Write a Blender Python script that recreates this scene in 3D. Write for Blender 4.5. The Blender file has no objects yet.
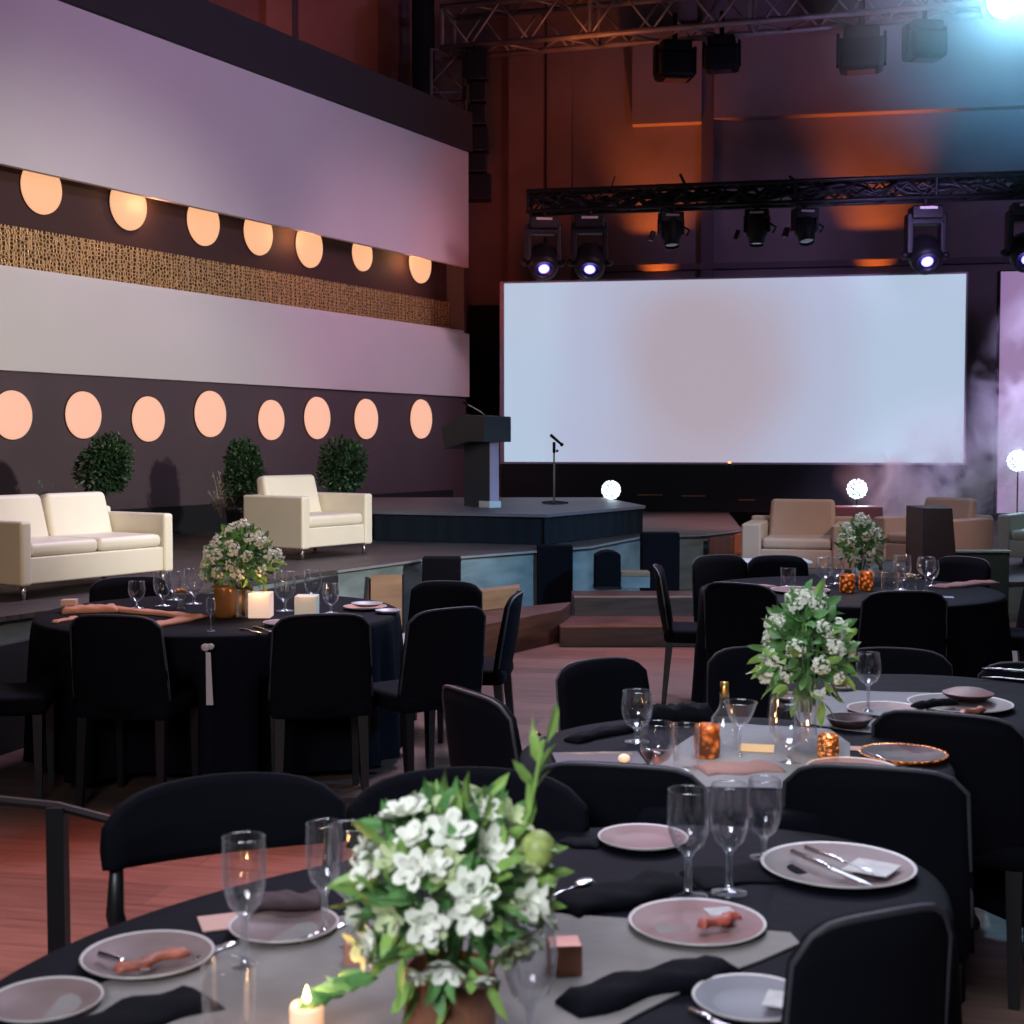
import bpy, math, random
from mathutils import Vector, Matrix, Quaternion
R = math.radians
random.seed(7)
sc = bpy.context.scene
COL = sc.collection

# ------------------------------------------------------------------ camera
F = 1400.0
TH = math.atan(70 / F)
CAMZ = 1.6
cd = bpy.data.cameras.new('camera')
cam = bpy.data.objects.new('camera', cd)
COL.objects.link(cam)
cam.location = (0, 0, CAMZ)
cam.rotation_euler = (R(90) - TH, 0, 0)
cd.sensor_width = 36
cd.lens = 36 * F / 1024
cd.clip_end = 200
cd.dof.use_dof = True
cd.dof.focus_distance = 8.0
cd.dof.aperture_fstop = 6.3
sc.camera = cam
sc.view_settings.view_transform = 'Standard'
sc.view_settings.look = 'None'
sc.view_settings.exposure = 0.0
sc.view_settings.gamma = 1
sc.view_settings.use_curve_mapping = False
sc.cycles.use_denoising = True
sc.cycles.max_bounces = 8
sc.cycles.transparent_max_bounces = 24
sc.cycles.volume_bounces = 0
sc.cycles.sample_clamp_indirect = 4

# ------------------------------------------------------------------ world + lights
w = bpy.data.worlds.new('world'); sc.world = w; w.use_nodes = True
w.node_tree.nodes['Background'].inputs[0].default_value = (0.36, 0.40, 0.62, 1)
w.node_tree.nodes['Background'].inputs[1].default_value = 0.05

def spot(name, loc, aim, color, power, angle=40, blend=0.6, size=0.15):
    l = bpy.data.lights.new(name, 'SPOT'); l.color = color; l.energy = power
    l.spot_size = R(angle); l.spot_blend = blend; l.shadow_soft_size = size
    o = bpy.data.objects.new(name, l); COL.objects.link(o); o.location = loc
    o.rotation_euler = (Vector(aim) - Vector(loc)).to_track_quat('-Z', 'Y').to_euler()
    return o
def area(name, loc, aim, color, power, sx, sy=None, spread=180):
    l = bpy.data.lights.new(name, 'AREA'); l.color = color; l.energy = power
    l.shape = 'RECTANGLE'; l.size = sx; l.size_y = sy or sx; l.spread = R(spread)
    o = bpy.data.objects.new(name, l); COL.objects.link(o); o.location = loc
    o.rotation_euler = (Vector(aim) - Vector(loc)).to_track_quat('-Z', 'Y').to_euler()
    return o
def point(name, loc, color, power, size=0.01):
    l = bpy.data.lights.new(name, 'POINT'); l.color = color; l.energy = power; l.shadow_soft_size = size
    o = bpy.data.objects.new(name, l); COL.objects.link(o); o.location = loc
    return o
# warm white key across the lounge corner
spot('stage_key_spot', (4.9, 4.6, 3.2), (-4.0, 13.3, 1.5), (1.0, 0.95, 0.84), 3200, 38, 0.8, 0.12)
# lilac wash on the high panels
spot('lilac_wash_spot', (5.2, 9.0, 6.0), (-3.2, 15.8, 6.6), (0.92, 0.46, 0.86), 1250, 66, 1.0, 0.4)
spot('magenta_wash_spot', (5.0, 13.5, 7.0), (-1.5, 19.2, 2.3), (1.0, 0.46, 0.66), 1350, 42, 0.9, 0.4)
# blue on the stage fronts and cloths
spot('blue_front_spot', (6.5, 4.5, 5.2), (0.55, 13.2, 0.4), (0.30, 0.66, 1.0), 3400, 21, 0.8, 0.3)
spot('blue_cloth_spot', (5.6, 6.2, 3.6), (-0.45, 7.0, 0.4), (0.30, 0.60, 1.0), 900, 15, 0.9, 0.3)
# warm key on the right-hand armchairs
spot('lounge_warm_fill', (-1.0, 1.0, 4.6), (-3.0, 11.5, 1.2), (1.0, 0.64, 0.40), 900, 44, 0.9, 0.5)
spot('armchair_warm_spot', (6.5, 8.0, 5.6), (3.2, 12.8, 1.0), (1.0, 0.74, 0.62), 850, 30, 0.8, 0.2)
# floor pools
spot('red_floor_spot', (-1.0, 5.2, 6.4), (-1.25, 4.5, 0), (1.0, 0.15, 0.03), 1900, 30, 0.8, 0.3)
spot('red_step_spot', (2.2, 11.8, 5.5), (1.1, 10.7, 0), (1.0, 0.20, 0.07), 700, 24, 0.9, 0.3)
spot('red_stage_spot', (3.0, 15.0, 6.0), (3.2, 17.3, 0.6), (1.0, 0.28, 0.20), 2200, 44, 0.9, 0.3)
area('lilac_floor_wash', (0.3, 11.5, 7.0), (0.2, 7.8, 0), (0.80, 0.62, 0.90), 190, 3, 2, 100)
# soft light above the near tables
area('table_top_light', (0.6, 3.6, 5.2), (0.4, 3.2, 0.7), (0.83, 0.88, 1.0), 32, 2.2, 2.2, 75)
area('far_table_light', (0.6, 9.0, 5.6), (0.2, 7.6, 0.7), (0.75, 0.82, 1.0), 45, 2.2, 2.2, 110)
# soft fill added behind the camera, hard unseen spots added for table sparkle
area('rear_soft_fill', (-1.2, -1.6, 3.2), (0.1, 3.0, 0.8), (0.90, 0.93, 1.0), 25, 1.6, 1.2, 60)
spot('sparkle_back_spot', (3.2, 13.0, 6.4), (0.4, 4.0, 0.7), (0.80, 0.88, 1.0), 620, 44, 0.8, 0.06)
spot('sparkle_side_spot', (-4.0, 9.0, 5.4), (0.2, 3.2, 0.7), (1.0, 0.85, 0.8), 180, 44, 0.8, 0.05)
# back wall
spot('amber_uplight_spot', (2.34, 22.75, 3.6), (2.40, 23.2, 6.6), (1.0, 0.20, 0.02), 560, 50, 1.0, 0.05)
spot('amber_uplight_spot', (5.72, 22.1, 3.6), (5.78, 22.55, 6.6), (1.0, 0.20, 0.02), 520, 52, 1.0, 0.05)
spot('red_wall_spot', (-0.5, 17.0, 2.4), (0.4, 24.0, 6.6), (1.0, 0.14, 0.08), 210, 56, 1.0, 0.3)
spot('red_corner_spot', (-5.0, 20.0, 7.0), (-4.6, 24.5, 9.6), (0.9, 0.18, 0.12), 240, 90, 1.0, 0.3)
spot('violet_wall_spot', (5.0, 16.5, 4.2), (5.6, 22.8, 6.2), (0.50, 0.36, 0.85), 330, 80, 1.0, 0.3)
spot('blue_wall_spot', (7.2, 17.5, 6.2), (8.4, 22.6, 8.6), (0.08, 0.40, 0.9), 800, 75, 1.0, 0.3)
spot('smoke_spot', (5.8, 12.0, 4.6), (6.0, 16.8, 1.5), (0.72, 0.58, 1.0), 5200, 34, 0.9, 0.3)

# ------------------------------------------------------------------ pixel helpers
def ray(px, py):
    u = (px - 512) / F; v = (512 - py) / F
    return Vector((u, math.cos(TH) + v * math.sin(TH), -math.sin(TH) + v * math.cos(TH)))
def P(px, py, z=0.0):
    d = ray(px, py); t = (z - CAMZ) / d.z
    return Vector((d.x * t, d.y * t, z))
def D(px, py, Y):
    d = ray(px, py); t = Y / d.y
    return Vector((d.x * t, Y, CAMZ + d.z * t))

# ------------------------------------------------------------------ materials
MATS = {}
def mat(name, col, rough=0.6, metal=0.0, var=0.0, vscale=8.0, bump=0.0, bscale=60.0, sheen=0.0, emit=None, es=0.0, coat=0.0, spec=None, trans=0.0, stretch=None):
    if name in MATS: return MATS[name]
    m = bpy.data.materials.new(name); m.use_nodes = True
    nt = m.node_tree; b = nt.nodes['Principled BSDF']
    b.inputs['Base Color'].default_value = (*col, 1)
    b.inputs['Roughness'].default_value = rough
    b.inputs['Metallic'].default_value = metal
    if sheen: b.inputs['Sheen Weight'].default_value = sheen
    if coat: b.inputs['Coat Weight'].default_value = coat
    if spec is not None: b.inputs['Specular IOR Level'].default_value = spec
    if trans: b.inputs['Transmission Weight'].default_value = trans
    if emit:
        b.inputs['Emission Color'].default_value = (*emit, 1)
        b.inputs['Emission Strength'].default_value = es
    tc = nt.nodes.new('ShaderNodeTexCoord'); vec = tc.outputs['Object']
    if stretch:
        mp = nt.nodes.new('ShaderNodeMapping'); mp.inputs['Scale'].default_value = stretch
        nt.links.new(vec, mp.inputs[0]); vec = mp.outputs[0]
    if var:
        n = nt.nodes.new('ShaderNodeTexNoise'); n.inputs['Scale'].default_value = vscale
        n.inputs['Detail'].default_value = 4
        r = nt.nodes.new('ShaderNodeValToRGB')
        r.color_ramp.elements[0].position = 0.3; r.color_ramp.elements[1].position = 0.7
        r.color_ramp.elements[0].color = (*[c * (1 - var) for c in col], 1)
        r.color_ramp.elements[1].color = (*[min(1, c * (1 + var)) for c in col], 1)
        nt.links.new(vec, n.inputs['Vector']); nt.links.new(n.outputs['Fac'], r.inputs[0])
        nt.links.new(r.outputs[0], b.inputs['Base Color'])
    if bump:
        n = nt.nodes.new('ShaderNodeTexNoise'); n.inputs['Scale'].default_value = bscale
        bp = nt.nodes.new('ShaderNodeBump'); bp.inputs['Strength'].default_value = bump
        bp.inputs['Distance'].default_value = 0.01
        nt.links.new(vec, n.inputs['Vector']); nt.links.new(n.outputs['Fac'], bp.inputs['Height'])
        nt.links.new(bp.outputs[0], b.inputs['Normal'])
    MATS[name] = m
    return m

def glass_mat(name, tint=(1, 1, 1), base=0.05, edge=0.75, SC=.30):
    if name in MATS: return MATS[name]
    m = bpy.data.materials.new(name); m.use_nodes = True; nt = m.node_tree
    nt.nodes.remove(nt.nodes['Principled BSDF']); out = nt.nodes['Material Output']
    tr = nt.nodes.new('ShaderNodeBsdfTransparent'); tr.inputs[0].default_value = (*tint, 1)
    gl = nt.nodes.new('ShaderNodeBsdfGlossy'); gl.inputs['Roughness'].default_value = 0.06
    gl.inputs['Color'].default_value = (0.95, 0.97, 1, 1)
    lw = nt.nodes.new('ShaderNodeLayerWeight'); lw.inputs[0].default_value = 0.35
    mr = nt.nodes.new('ShaderNodeMapRange'); mr.inputs['To Min'].default_value = base; mr.inputs['To Max'].default_value = edge
    mx = nt.nodes.new('ShaderNodeMixShader')
    nt.links.new(lw.outputs['Facing'], mr.inputs['Value']); nt.links.new(mr.outputs[0], mx.inputs[0])
    nt.links.new(tr.outputs[0], mx.inputs[1]); nt.links.new(gl.outputs[0], mx.inputs[2])
    # white scatter painted at the grazing edges in place of bright rim reflections
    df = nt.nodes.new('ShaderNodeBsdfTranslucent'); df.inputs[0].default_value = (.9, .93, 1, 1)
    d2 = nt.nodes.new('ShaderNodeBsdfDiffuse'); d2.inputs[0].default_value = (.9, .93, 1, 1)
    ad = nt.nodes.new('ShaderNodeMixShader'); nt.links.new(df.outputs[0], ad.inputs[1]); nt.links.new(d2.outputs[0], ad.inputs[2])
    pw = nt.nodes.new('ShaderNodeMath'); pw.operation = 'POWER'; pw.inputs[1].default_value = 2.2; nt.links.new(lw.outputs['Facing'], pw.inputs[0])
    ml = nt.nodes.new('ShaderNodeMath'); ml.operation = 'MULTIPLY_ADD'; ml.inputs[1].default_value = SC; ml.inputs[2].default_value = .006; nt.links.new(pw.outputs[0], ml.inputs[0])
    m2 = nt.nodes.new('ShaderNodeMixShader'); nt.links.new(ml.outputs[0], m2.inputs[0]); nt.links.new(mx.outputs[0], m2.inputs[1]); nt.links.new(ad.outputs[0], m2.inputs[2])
    nt.links.new(m2.outputs[0], out.inputs['Surface'])
    MATS[name] = m
    return m

def plank_mat(name, c1, c2, rough=0.35, pw=0.14, pl=1.4, rot=0.0, dark=0.35):
    if name in MATS: return MATS[name]
    m = bpy.data.materials.new(name); m.use_nodes = True; nt = m.node_tree; b = nt.nodes['Principled BSDF']
    tc = nt.nodes.new('ShaderNodeTexCoord'); mp = nt.nodes.new('ShaderNodeMapping'); mp.inputs['Rotation'].default_value = (0, 0, rot)
    br = nt.nodes.new('ShaderNodeTexBrick'); br.inputs['Scale'].default_value = 1
    br.inputs['Brick Width'].default_value = pl; br.inputs['Row Height'].default_value = pw
    br.inputs['Mortar Size'].default_value = 0.004; br.inputs['Mortar'].default_value = (*[c * dark for c in c1], 1)
    br.inputs['Color1'].default_value = (*c1, 1); br.inputs['Color2'].default_value = (*c2, 1)
    mp2 = nt.nodes.new('ShaderNodeMapping'); mp2.inputs['Scale'].default_value = (1.2, 14, 1)
    n = nt.nodes.new('ShaderNodeTexNoise'); n.inputs['Scale'].default_value = 2.2; n.inputs['Detail'].default_value = 6
    mx = nt.nodes.new('ShaderNodeMixRGB'); mx.blend_type = 'MULTIPLY'; mx.inputs[0].default_value = 0.7
    rp = nt.nodes.new('ShaderNodeValToRGB'); rp.color_ramp.elements[0].position = .3; rp.color_ramp.elements[0].color = (.45, .42, .4, 1)
    rp.color_ramp.elements[1].position = .65
    L = nt.links.new
    L(tc.outputs['Object'], mp.inputs[0]); L(mp.outputs[0], br.inputs['Vector']); L(mp.outputs[0], mp2.inputs[0]); L(mp2.outputs[0], n.inputs['Vector'])
    L(n.outputs['Fac'], rp.inputs[0]); L(br.outputs['Color'], mx.inputs[1]); L(rp.outputs[0], mx.inputs[2]); L(mx.outputs[0], b.inputs['Base Color'])
    b.inputs['Roughness'].default_value = rough; b.inputs['Specular IOR Level'].default_value = .22
    bp = nt.nodes.new('ShaderNodeBump'); bp.inputs['Strength'].default_value = .15; bp.inputs['Distance'].default_value = .004
    L(n.outputs['Fac'], bp.inputs['Height']); L(bp.outputs[0], b.inputs['Normal'])
    MATS[name] = m
    return m

black_fabric = mat('black_fabric', (0.0030, 0.0034, 0.0065), 0.9, bump=0.15, bscale=300, spec=.09)
black_cloth = mat('black_tablecloth', (0.0035, 0.0042, 0.0085), 0.75, spec=.07, bump=0.25, bscale=14, var=0.25, vscale=3)
black_wood = mat('black_lacquer', (0.008, 0.008, 0.010), 0.4)
black_metal = mat('black_metal', (0.008, 0.008, 0.011), 0.5, spec=.25)
truss_metal = mat('truss_aluminium', (0.42, 0.37, 0.37), 0.5, metal=0.3, var=0.25, vscale=3)
chrome = mat('chrome', (0.8, 0.8, 0.82), 0.16, metal=1)
silver = mat('cutlery_steel', (0.82, 0.84, 0.88), 0.2, metal=1)
gold = mat('gold_metal', (0.75, 0.48, 0.16), 0.3, metal=1)
bronze = mat('bronze_metal', (0.32, 0.16, 0.08), 0.35, metal=1)
leather = mat('cream_leather', (0.74, 0.71, 0.60), 0.42, bump=0.06, bscale=120, var=0.03, vscale=4)
leather_warm = mat('beige_leather', (0.50, 0.34, 0.26), 0.5, bump=0.06, bscale=120, var=0.04, vscale=4)
panel_white = mat('panel_white', (0.70, 0.68, 0.68), 0.7, var=0.02, vscale=1.2)
panel_dark = mat('panel_plum', (0.085, 0.058, 0.070), 0.7, var=0.08, vscale=2)
recess_dark = mat('recess_brown', (0.05, 0.022, 0.020), 0.75)
cap_dark = mat('cap_charcoal', (0.030, 0.026, 0.032), 0.8)
stage_grey = plank_mat('stage_boards', (0.085, 0.075, 0.078), (0.062, 0.056, 0.060), 0.5, 0.5, 2.4, R(-28))
stage_face = mat('stage_face_paint', (0.15, 0.20, 0.225), 0.6, var=0.3, vscale=2.5, stretch=(1, 1, 3))
floor_wood = plank_mat('floor_planks', (0.20, 0.125, 0.105), (0.14, 0.088, 0.075), 0.40, 0.22, 1.5, R(12), .6)
step_wood = mat('step_wood', (0.065, 0.027, 0.021), 0.5, var=0.4, vscale=3, stretch=(1, 1, 9))
tan_wood = mat('tan_plywood', (0.22, 0.135, 0.085), 0.6, var=0.2, vscale=3, stretch=(1, 1, 6))
wall_paint = mat('hall_wall_plaster', (0.26, 0.21, 0.22), 0.85, var=0.22, vscale=0.7, bump=0.2, bscale=6)
wall_trim = mat('hall_trim_plaster', (0.30, 0.23, 0.23), 0.8, var=0.15, vscale=1)
drape_black = mat('drape_black', (0.006, 0.007, 0.011), 0.9)
navy_skirt = mat('platform_skirt', (0.007, 0.011, 0.018), 0.8, spec=.2)
platform_top = mat('platform_top', (0.13, 0.12, 0.15), 0.5, var=0.15, vscale=2)
lectern_grey = mat('lectern_grey', (0.035, 0.045, 0.055), 0.5)
lectern_lilac_lit = mat('lectern_front_lilac_lit', (0.50, 0.36, 0.50), 0.5)  # lilac light on the column's front face put into the colour
white_paint = mat('white_paint', (0.72, 0.72, 0.75), 0.5)
porcelain = mat('porcelain', (0.42, 0.39, 0.39), 0.4)
blush_plate = mat('blush_stoneware', (0.20, 0.105, 0.105), 0.5, spec=.25, var=0.1, vscale=12)
dark_plate = mat('dark_stoneware', (0.04, 0.018, 0.02), 0.5, spec=.2)
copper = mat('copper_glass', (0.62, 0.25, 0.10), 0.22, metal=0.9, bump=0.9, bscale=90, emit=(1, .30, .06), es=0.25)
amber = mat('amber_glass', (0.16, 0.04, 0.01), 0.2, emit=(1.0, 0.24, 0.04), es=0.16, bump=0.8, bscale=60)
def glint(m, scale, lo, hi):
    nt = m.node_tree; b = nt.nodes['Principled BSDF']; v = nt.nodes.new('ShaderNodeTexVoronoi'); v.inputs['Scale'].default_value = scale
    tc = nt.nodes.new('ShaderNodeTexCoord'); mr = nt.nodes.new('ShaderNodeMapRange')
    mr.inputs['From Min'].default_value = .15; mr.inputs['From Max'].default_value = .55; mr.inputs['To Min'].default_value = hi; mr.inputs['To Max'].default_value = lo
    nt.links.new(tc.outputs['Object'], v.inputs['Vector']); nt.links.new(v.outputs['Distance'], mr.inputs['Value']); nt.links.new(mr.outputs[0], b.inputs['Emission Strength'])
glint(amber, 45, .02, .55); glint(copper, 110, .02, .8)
candle_wax = mat('candle_wax', (0.8, 0.6, 0.45), 0.5, emit=(1.0, 0.50, 0.25), es=0.75)
flame_mat = mat('candle_flame', (1, .8, .5), 0.5, emit=(1.0, 0.62, 0.25), es=12)
frost_lit = mat('frosted_lit_glass', (0.8, 0.7, 0.62), 0.4, emit=(1.0, 0.66, 0.50), es=0.5)
frost_white = mat('frosted_white_glass', (0.62, 0.62, 0.55), 0.4, emit=(0.9, 0.9, 0.8), es=0.12)
peach = mat('peach_napkin', (0.60, 0.27, 0.17), 0.8, bump=0.3, bscale=60)
blush_cloth = mat('blush_napkin', (0.26, 0.14, 0.125), 0.8, bump=0.3, bscale=60)
grey_runner = mat('grey_linen', (0.19, 0.20, 0.215), 0.8, bump=0.4, bscale=18, var=0.1, vscale=5)
beige_runner = mat('beige_linen', (0.175, 0.16, 0.155), 0.8, bump=0.4, bscale=18, var=0.22, vscale=6)
paper = mat('card_paper', (0.45, 0.44, 0.45), 0.7, var=0.2, vscale=30)
pink_paper = mat('pink_card', (0.52, 0.30, 0.26), 0.7)
food_mat = mat('garnish_brown', (0.28, 0.08, 0.05), 0.5, var=0.5, vscale=40)
leaf_dark = mat('leaf_dark', (0.020, 0.052, 0.022), 0.42, var=0.55, vscale=6)
leaf_mid = mat('leaf_mid', (0.10, 0.25, 0.075), 0.45, var=0.5, vscale=12)
leaf_lime = mat('leaf_lime', (0.22, 0.38, 0.09), 0.45, var=0.3, vscale=20)
petal_white = mat('petal_white', (0.80, 0.82, 0.72), 0.6)
petal_green = mat('petal_green', (0.50, 0.58, 0.32), 0.6)
pistil_mat = mat('flower_centre', (0.50, 0.50, 0.12), 0.6)
bark = mat('bark', (0.06, 0.04, 0.03), 0.8)
copper_pot = mat('copper_pot', (0.34, 0.15, 0.09), 0.4, metal=0.4, var=0.3, vscale=10)
clear_glass = glass_mat('clear_glass')
fine_glass = glass_mat('fine_glass', (.97, .98, 1), 0.05, 0.85)
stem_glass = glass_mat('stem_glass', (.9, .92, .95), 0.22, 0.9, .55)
wine_mat = glass_mat('rose_wine', (0.75, 0.42, 0.32), 0.05, 0.35)
led_white = mat('led_white', (1, 1, 1), 0.5, emit=(0.80, 0.93, 1.0), es=1.9)
lens_blue = mat('lens_blue', (.2, .2, 1), 0.3, emit=(0.12, 0.10, 1.0), es=8)
lens_core = mat('lens_core', (1, 1, 1), 0.3, emit=(0.66, 0.66, 1.0), es=7)
lens_dark = mat('lens_dark', (0.02, 0.04, 0.06), 0.08, coat=1)
flood_lens = mat('flood_lens', (1, 1, 1), 0.3, emit=(0.62, 0.90, 1.0), es=60)
disc_glow = mat('disc_diffuser', (0.10, 0.07, 0.06), 0.6, emit=(1.0, 0.52, 0.36), es=0.93)
disc_glow_warm = mat('disc_diffuser_warm', (0.10, 0.07, 0.06), 0.6, emit=(1.0, 0.50, 0.26), es=0.95)
tag_white = mat('ribbon_white', (0.55, 0.55, 0.56), 0.7)
label_sticker = mat('sticker_pale', (0.5, 0.45, 0.42), 0.6)

def gold_mesh_mat():
    m = bpy.data.materials.new('gold_scale_mesh'); m.use_nodes = True; nt = m.node_tree; b = nt.nodes['Principled BSDF']
    tc = nt.nodes.new('ShaderNodeTexCoord'); v = nt.nodes.new('ShaderNodeTexVoronoi'); v.inputs['Scale'].default_value = 24; v.feature = 'DISTANCE_TO_EDGE'
    v.inputs['Randomness'].default_value = 0.55
    rp = nt.nodes.new('ShaderNodeValToRGB')
    rp.color_ramp.elements[0].position = 0.06; rp.color_ramp.elements[0].color = (0.62, 0.42, 0.18, 1)
    rp.color_ramp.elements[1].position = 0.2; rp.color_ramp.elements[1].color = (0.05, 0.03, 0.012, 1)
    bp = nt.nodes.new('ShaderNodeBump'); bp.inputs['Strength'].default_value = 1; bp.inputs['Distance'].default_value = .02
    L = nt.links.new
    L(tc.outputs['Object'], v.inputs['Vector']); L(v.outputs['Distance'], rp.inputs[0]); L(rp.outputs[0], b.inputs['Base Color'])
    L(v.outputs['Distance'], bp.inputs['Height']); L(bp.outputs[0], b.inputs['Normal'])
    b.inputs['Roughness'].default_value = .42; b.inputs['Metallic'].default_value = .5
    return m
gold_mesh = gold_mesh_mat()

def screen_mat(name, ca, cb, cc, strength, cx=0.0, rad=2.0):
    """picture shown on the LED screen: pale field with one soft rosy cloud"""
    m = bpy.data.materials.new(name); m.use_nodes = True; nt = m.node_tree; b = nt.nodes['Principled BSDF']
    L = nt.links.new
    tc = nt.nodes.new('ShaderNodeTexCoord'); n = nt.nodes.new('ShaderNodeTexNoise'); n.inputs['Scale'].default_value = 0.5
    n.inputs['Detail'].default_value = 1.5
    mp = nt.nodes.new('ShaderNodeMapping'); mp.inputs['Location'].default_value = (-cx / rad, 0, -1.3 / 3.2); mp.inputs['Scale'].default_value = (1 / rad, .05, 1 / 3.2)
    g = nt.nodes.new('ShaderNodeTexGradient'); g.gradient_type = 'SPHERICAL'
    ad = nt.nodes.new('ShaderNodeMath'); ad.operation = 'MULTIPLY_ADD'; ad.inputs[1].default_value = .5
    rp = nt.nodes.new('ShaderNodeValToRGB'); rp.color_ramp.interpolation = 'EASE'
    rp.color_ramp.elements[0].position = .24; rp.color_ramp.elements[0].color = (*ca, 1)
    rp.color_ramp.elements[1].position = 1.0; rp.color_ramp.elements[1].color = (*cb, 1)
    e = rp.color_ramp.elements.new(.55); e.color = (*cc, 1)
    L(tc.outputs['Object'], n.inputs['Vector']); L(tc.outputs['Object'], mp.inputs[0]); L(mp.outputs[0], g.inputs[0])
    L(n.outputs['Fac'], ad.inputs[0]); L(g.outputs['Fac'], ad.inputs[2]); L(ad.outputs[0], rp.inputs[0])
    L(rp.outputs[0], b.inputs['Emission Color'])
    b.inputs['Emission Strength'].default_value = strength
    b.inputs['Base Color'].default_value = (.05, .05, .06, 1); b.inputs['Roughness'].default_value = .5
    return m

# ------------------------------------------------------------------ mesh builder
class MB:
    def __init__(s): s.v = []; s.f = []
    def add(s, vs, fs, M=None):
        o = len(s.v)
        for p in vs:
            p = Vector(p)
            s.v.append(M @ p if M else p)
        for f in fs: s.f.append([i + o for i in f])
        return s
    def box(s, c, d, M=None, top=None):
        x, y, z = c; a, b, h = d[0] / 2, d[1] / 2, d[2] / 2
        ta, tb = (top[0] / 2, top[1] / 2) if top else (a, b)
        vs = [(x - a, y - b, z - h), (x + a, y - b, z - h), (x + a, y + b, z - h), (x - a, y + b, z - h),
              (x - ta, y - tb, z + h), (x + ta, y - tb, z + h), (x + ta, y + tb, z + h), (x - ta, y + tb, z + h)]
        return s.add(vs, [(3, 2, 1, 0), (4, 5, 6, 7), (0, 1, 5, 4), (1, 2, 6, 5), (2, 3, 7, 6), (3, 0, 4, 7)], M)
    def hexa(s, b4, t4):
        return s.add(list(b4) + list(t4), [(3, 2, 1, 0), (4, 5, 6, 7), (0, 1, 5, 4), (1, 2, 6, 5), (2, 3, 7, 6), (3, 0, 4, 7)])
    def prism(s, poly, z0, z1, M=None):
        n = len(poly)
        vs = [(p[0], p[1], z0) for p in poly] + [(p[0], p[1], z1) for p in poly]
        fs = [tuple(range(n - 1, -1, -1)), tuple(range(n, 2 * n))] + [(i, (i + 1) % n, n + (i + 1) % n, n + i) for i in range(n)]
        return s.add(vs, fs, M)
    def tube(s, pts, r, n=8, M=None, cap=True):
        pts = [Vector(p) for p in pts]; rs = r if isinstance(r, (list, tuple)) else [r] * len(pts)
        vs = []; fs = []; up = Vector((0, 0, 1)); prev = None
        for i, p in enumerate(pts):
            t = (pts[min(i + 1, len(pts) - 1)] - pts[max(i - 1, 0)]).normalized()
            if prev is None:
                a = t.cross(up)
                if a.length < 1e-3: a = t.cross(Vector((1, 0, 0)))
            else: a = prev - t * prev.dot(t)
            a.normalize(); prev = a; b = t.cross(a)
            for k in range(n):
                q = 2 * math.pi * k / n
                vs.append(p + (a * math.cos(q) + b * math.sin(q)) * rs[i])
        for i in range(len(pts) - 1):
            for k in range(n):
                fs.append((i * n + k, i * n + (k + 1) % n, (i + 1) * n + (k + 1) % n, (i + 1) * n + k))
        if cap:
            fs.append(tuple(range(n - 1, -1, -1))); fs.append(tuple(range(len(vs) - n, len(vs))))
        return s.add(vs, fs, M)
    def lathe(s, prof, n=24, M=None, sx=1, sy=1):
        vs = []; fs = []; m = len(prof)
        for r, z in prof:
            for k in range(n):
                q = 2 * math.pi * k / n
                vs.append((r * sx * math.cos(q), r * sy * math.sin(q), z))
        for i in range(m - 1):
            for k in range(n):
                fs.append((i * n + k, i * n + (k + 1) % n, (i + 1) * n + (k + 1) % n, (i + 1) * n + k))
        if prof[0][0] > 1e-4 and False: pass
        return s.add(vs, fs, M)
    def sphere(s, c, r, n=10, m=8, sc3=(1, 1, 1)):
        prof = [(max(1e-5, r * math.sin(math.pi * i / m)), -r * math.cos(math.pi * i / m)) for i in range(m + 1)]
        return s.lathe(prof, n, Matrix.Translation(Vector(c)) @ Matrix.Diagonal((*sc3, 1)))
    def build(s, name, m, parent=None, smooth=False, bevel=0, seg=2, sub=0, solid=0):
        me = bpy.data.meshes.new(name); me.from_pydata([tuple(p) for p in s.v], [], s.f); me.validate(); me.update()
        me.materials.append(m)
        if smooth:
            for p in me.polygons: p.use_smooth = True
        o = bpy.data.objects.new(name, me); COL.objects.link(o)
        if parent: o.parent = parent
        if bevel:
            b = o.modifiers.new('bevel', 'BEVEL'); b.width = bevel; b.segments = seg; b.limit_method = 'ANGLE'
            if not smooth:
                for p in me.polygons: p.use_smooth = True
            if seg > 0:
                wn = o.modifiers.new('wn', 'WEIGHTED_NORMAL')
        if sub:
            q = o.modifiers.new('sub', 'SUBSURF'); q.levels = sub; q.render_levels = sub
        if solid:
            q = o.modifiers.new('solid', 'SOLIDIFY'); q.thickness = solid
        return o

def tag(o, label, cat, group=None, kind=None):
    o['label'] = label; o['category'] = cat
    if group: o['group'] = group
    if kind: o['kind'] = kind
    return o
def thing(name, label, cat, loc=(0, 0, 0), rz=0, group=None, kind=None):
    o = bpy.data.objects.new(name, None); COL.objects.link(o); o.empty_display_size = .1
    o.location = loc; o.rotation_euler = (0, 0, rz)
    return tag(o, label, cat, group, kind)
def struct(o):
    o['kind'] = 'structure'; return o
KIDS = {}
def kids(o): return [c for c in COL.objects if c.parent == o]
def copy_tree(o, parent=None, label=None, group=None):
    key = o.name
    if key not in KIDS: KIDS[key] = kids(o)
    c = o.copy(); COL.objects.link(c); c.parent = parent
    for ch in KIDS[key]: copy_tree(ch, c)
    if label: c['label'] = label
    if group: c['group'] = group
    return c
def place(o, loc, rz=None, s=None):
    o.location = loc
    if rz is not None: o.rotation_euler = (0, 0, rz)
    if s is not None: o.scale = s if isinstance(s, (tuple, list)) else (s, s, s)
    return o
def yaw(nx, ny): return math.atan2(-nx, ny)

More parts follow.
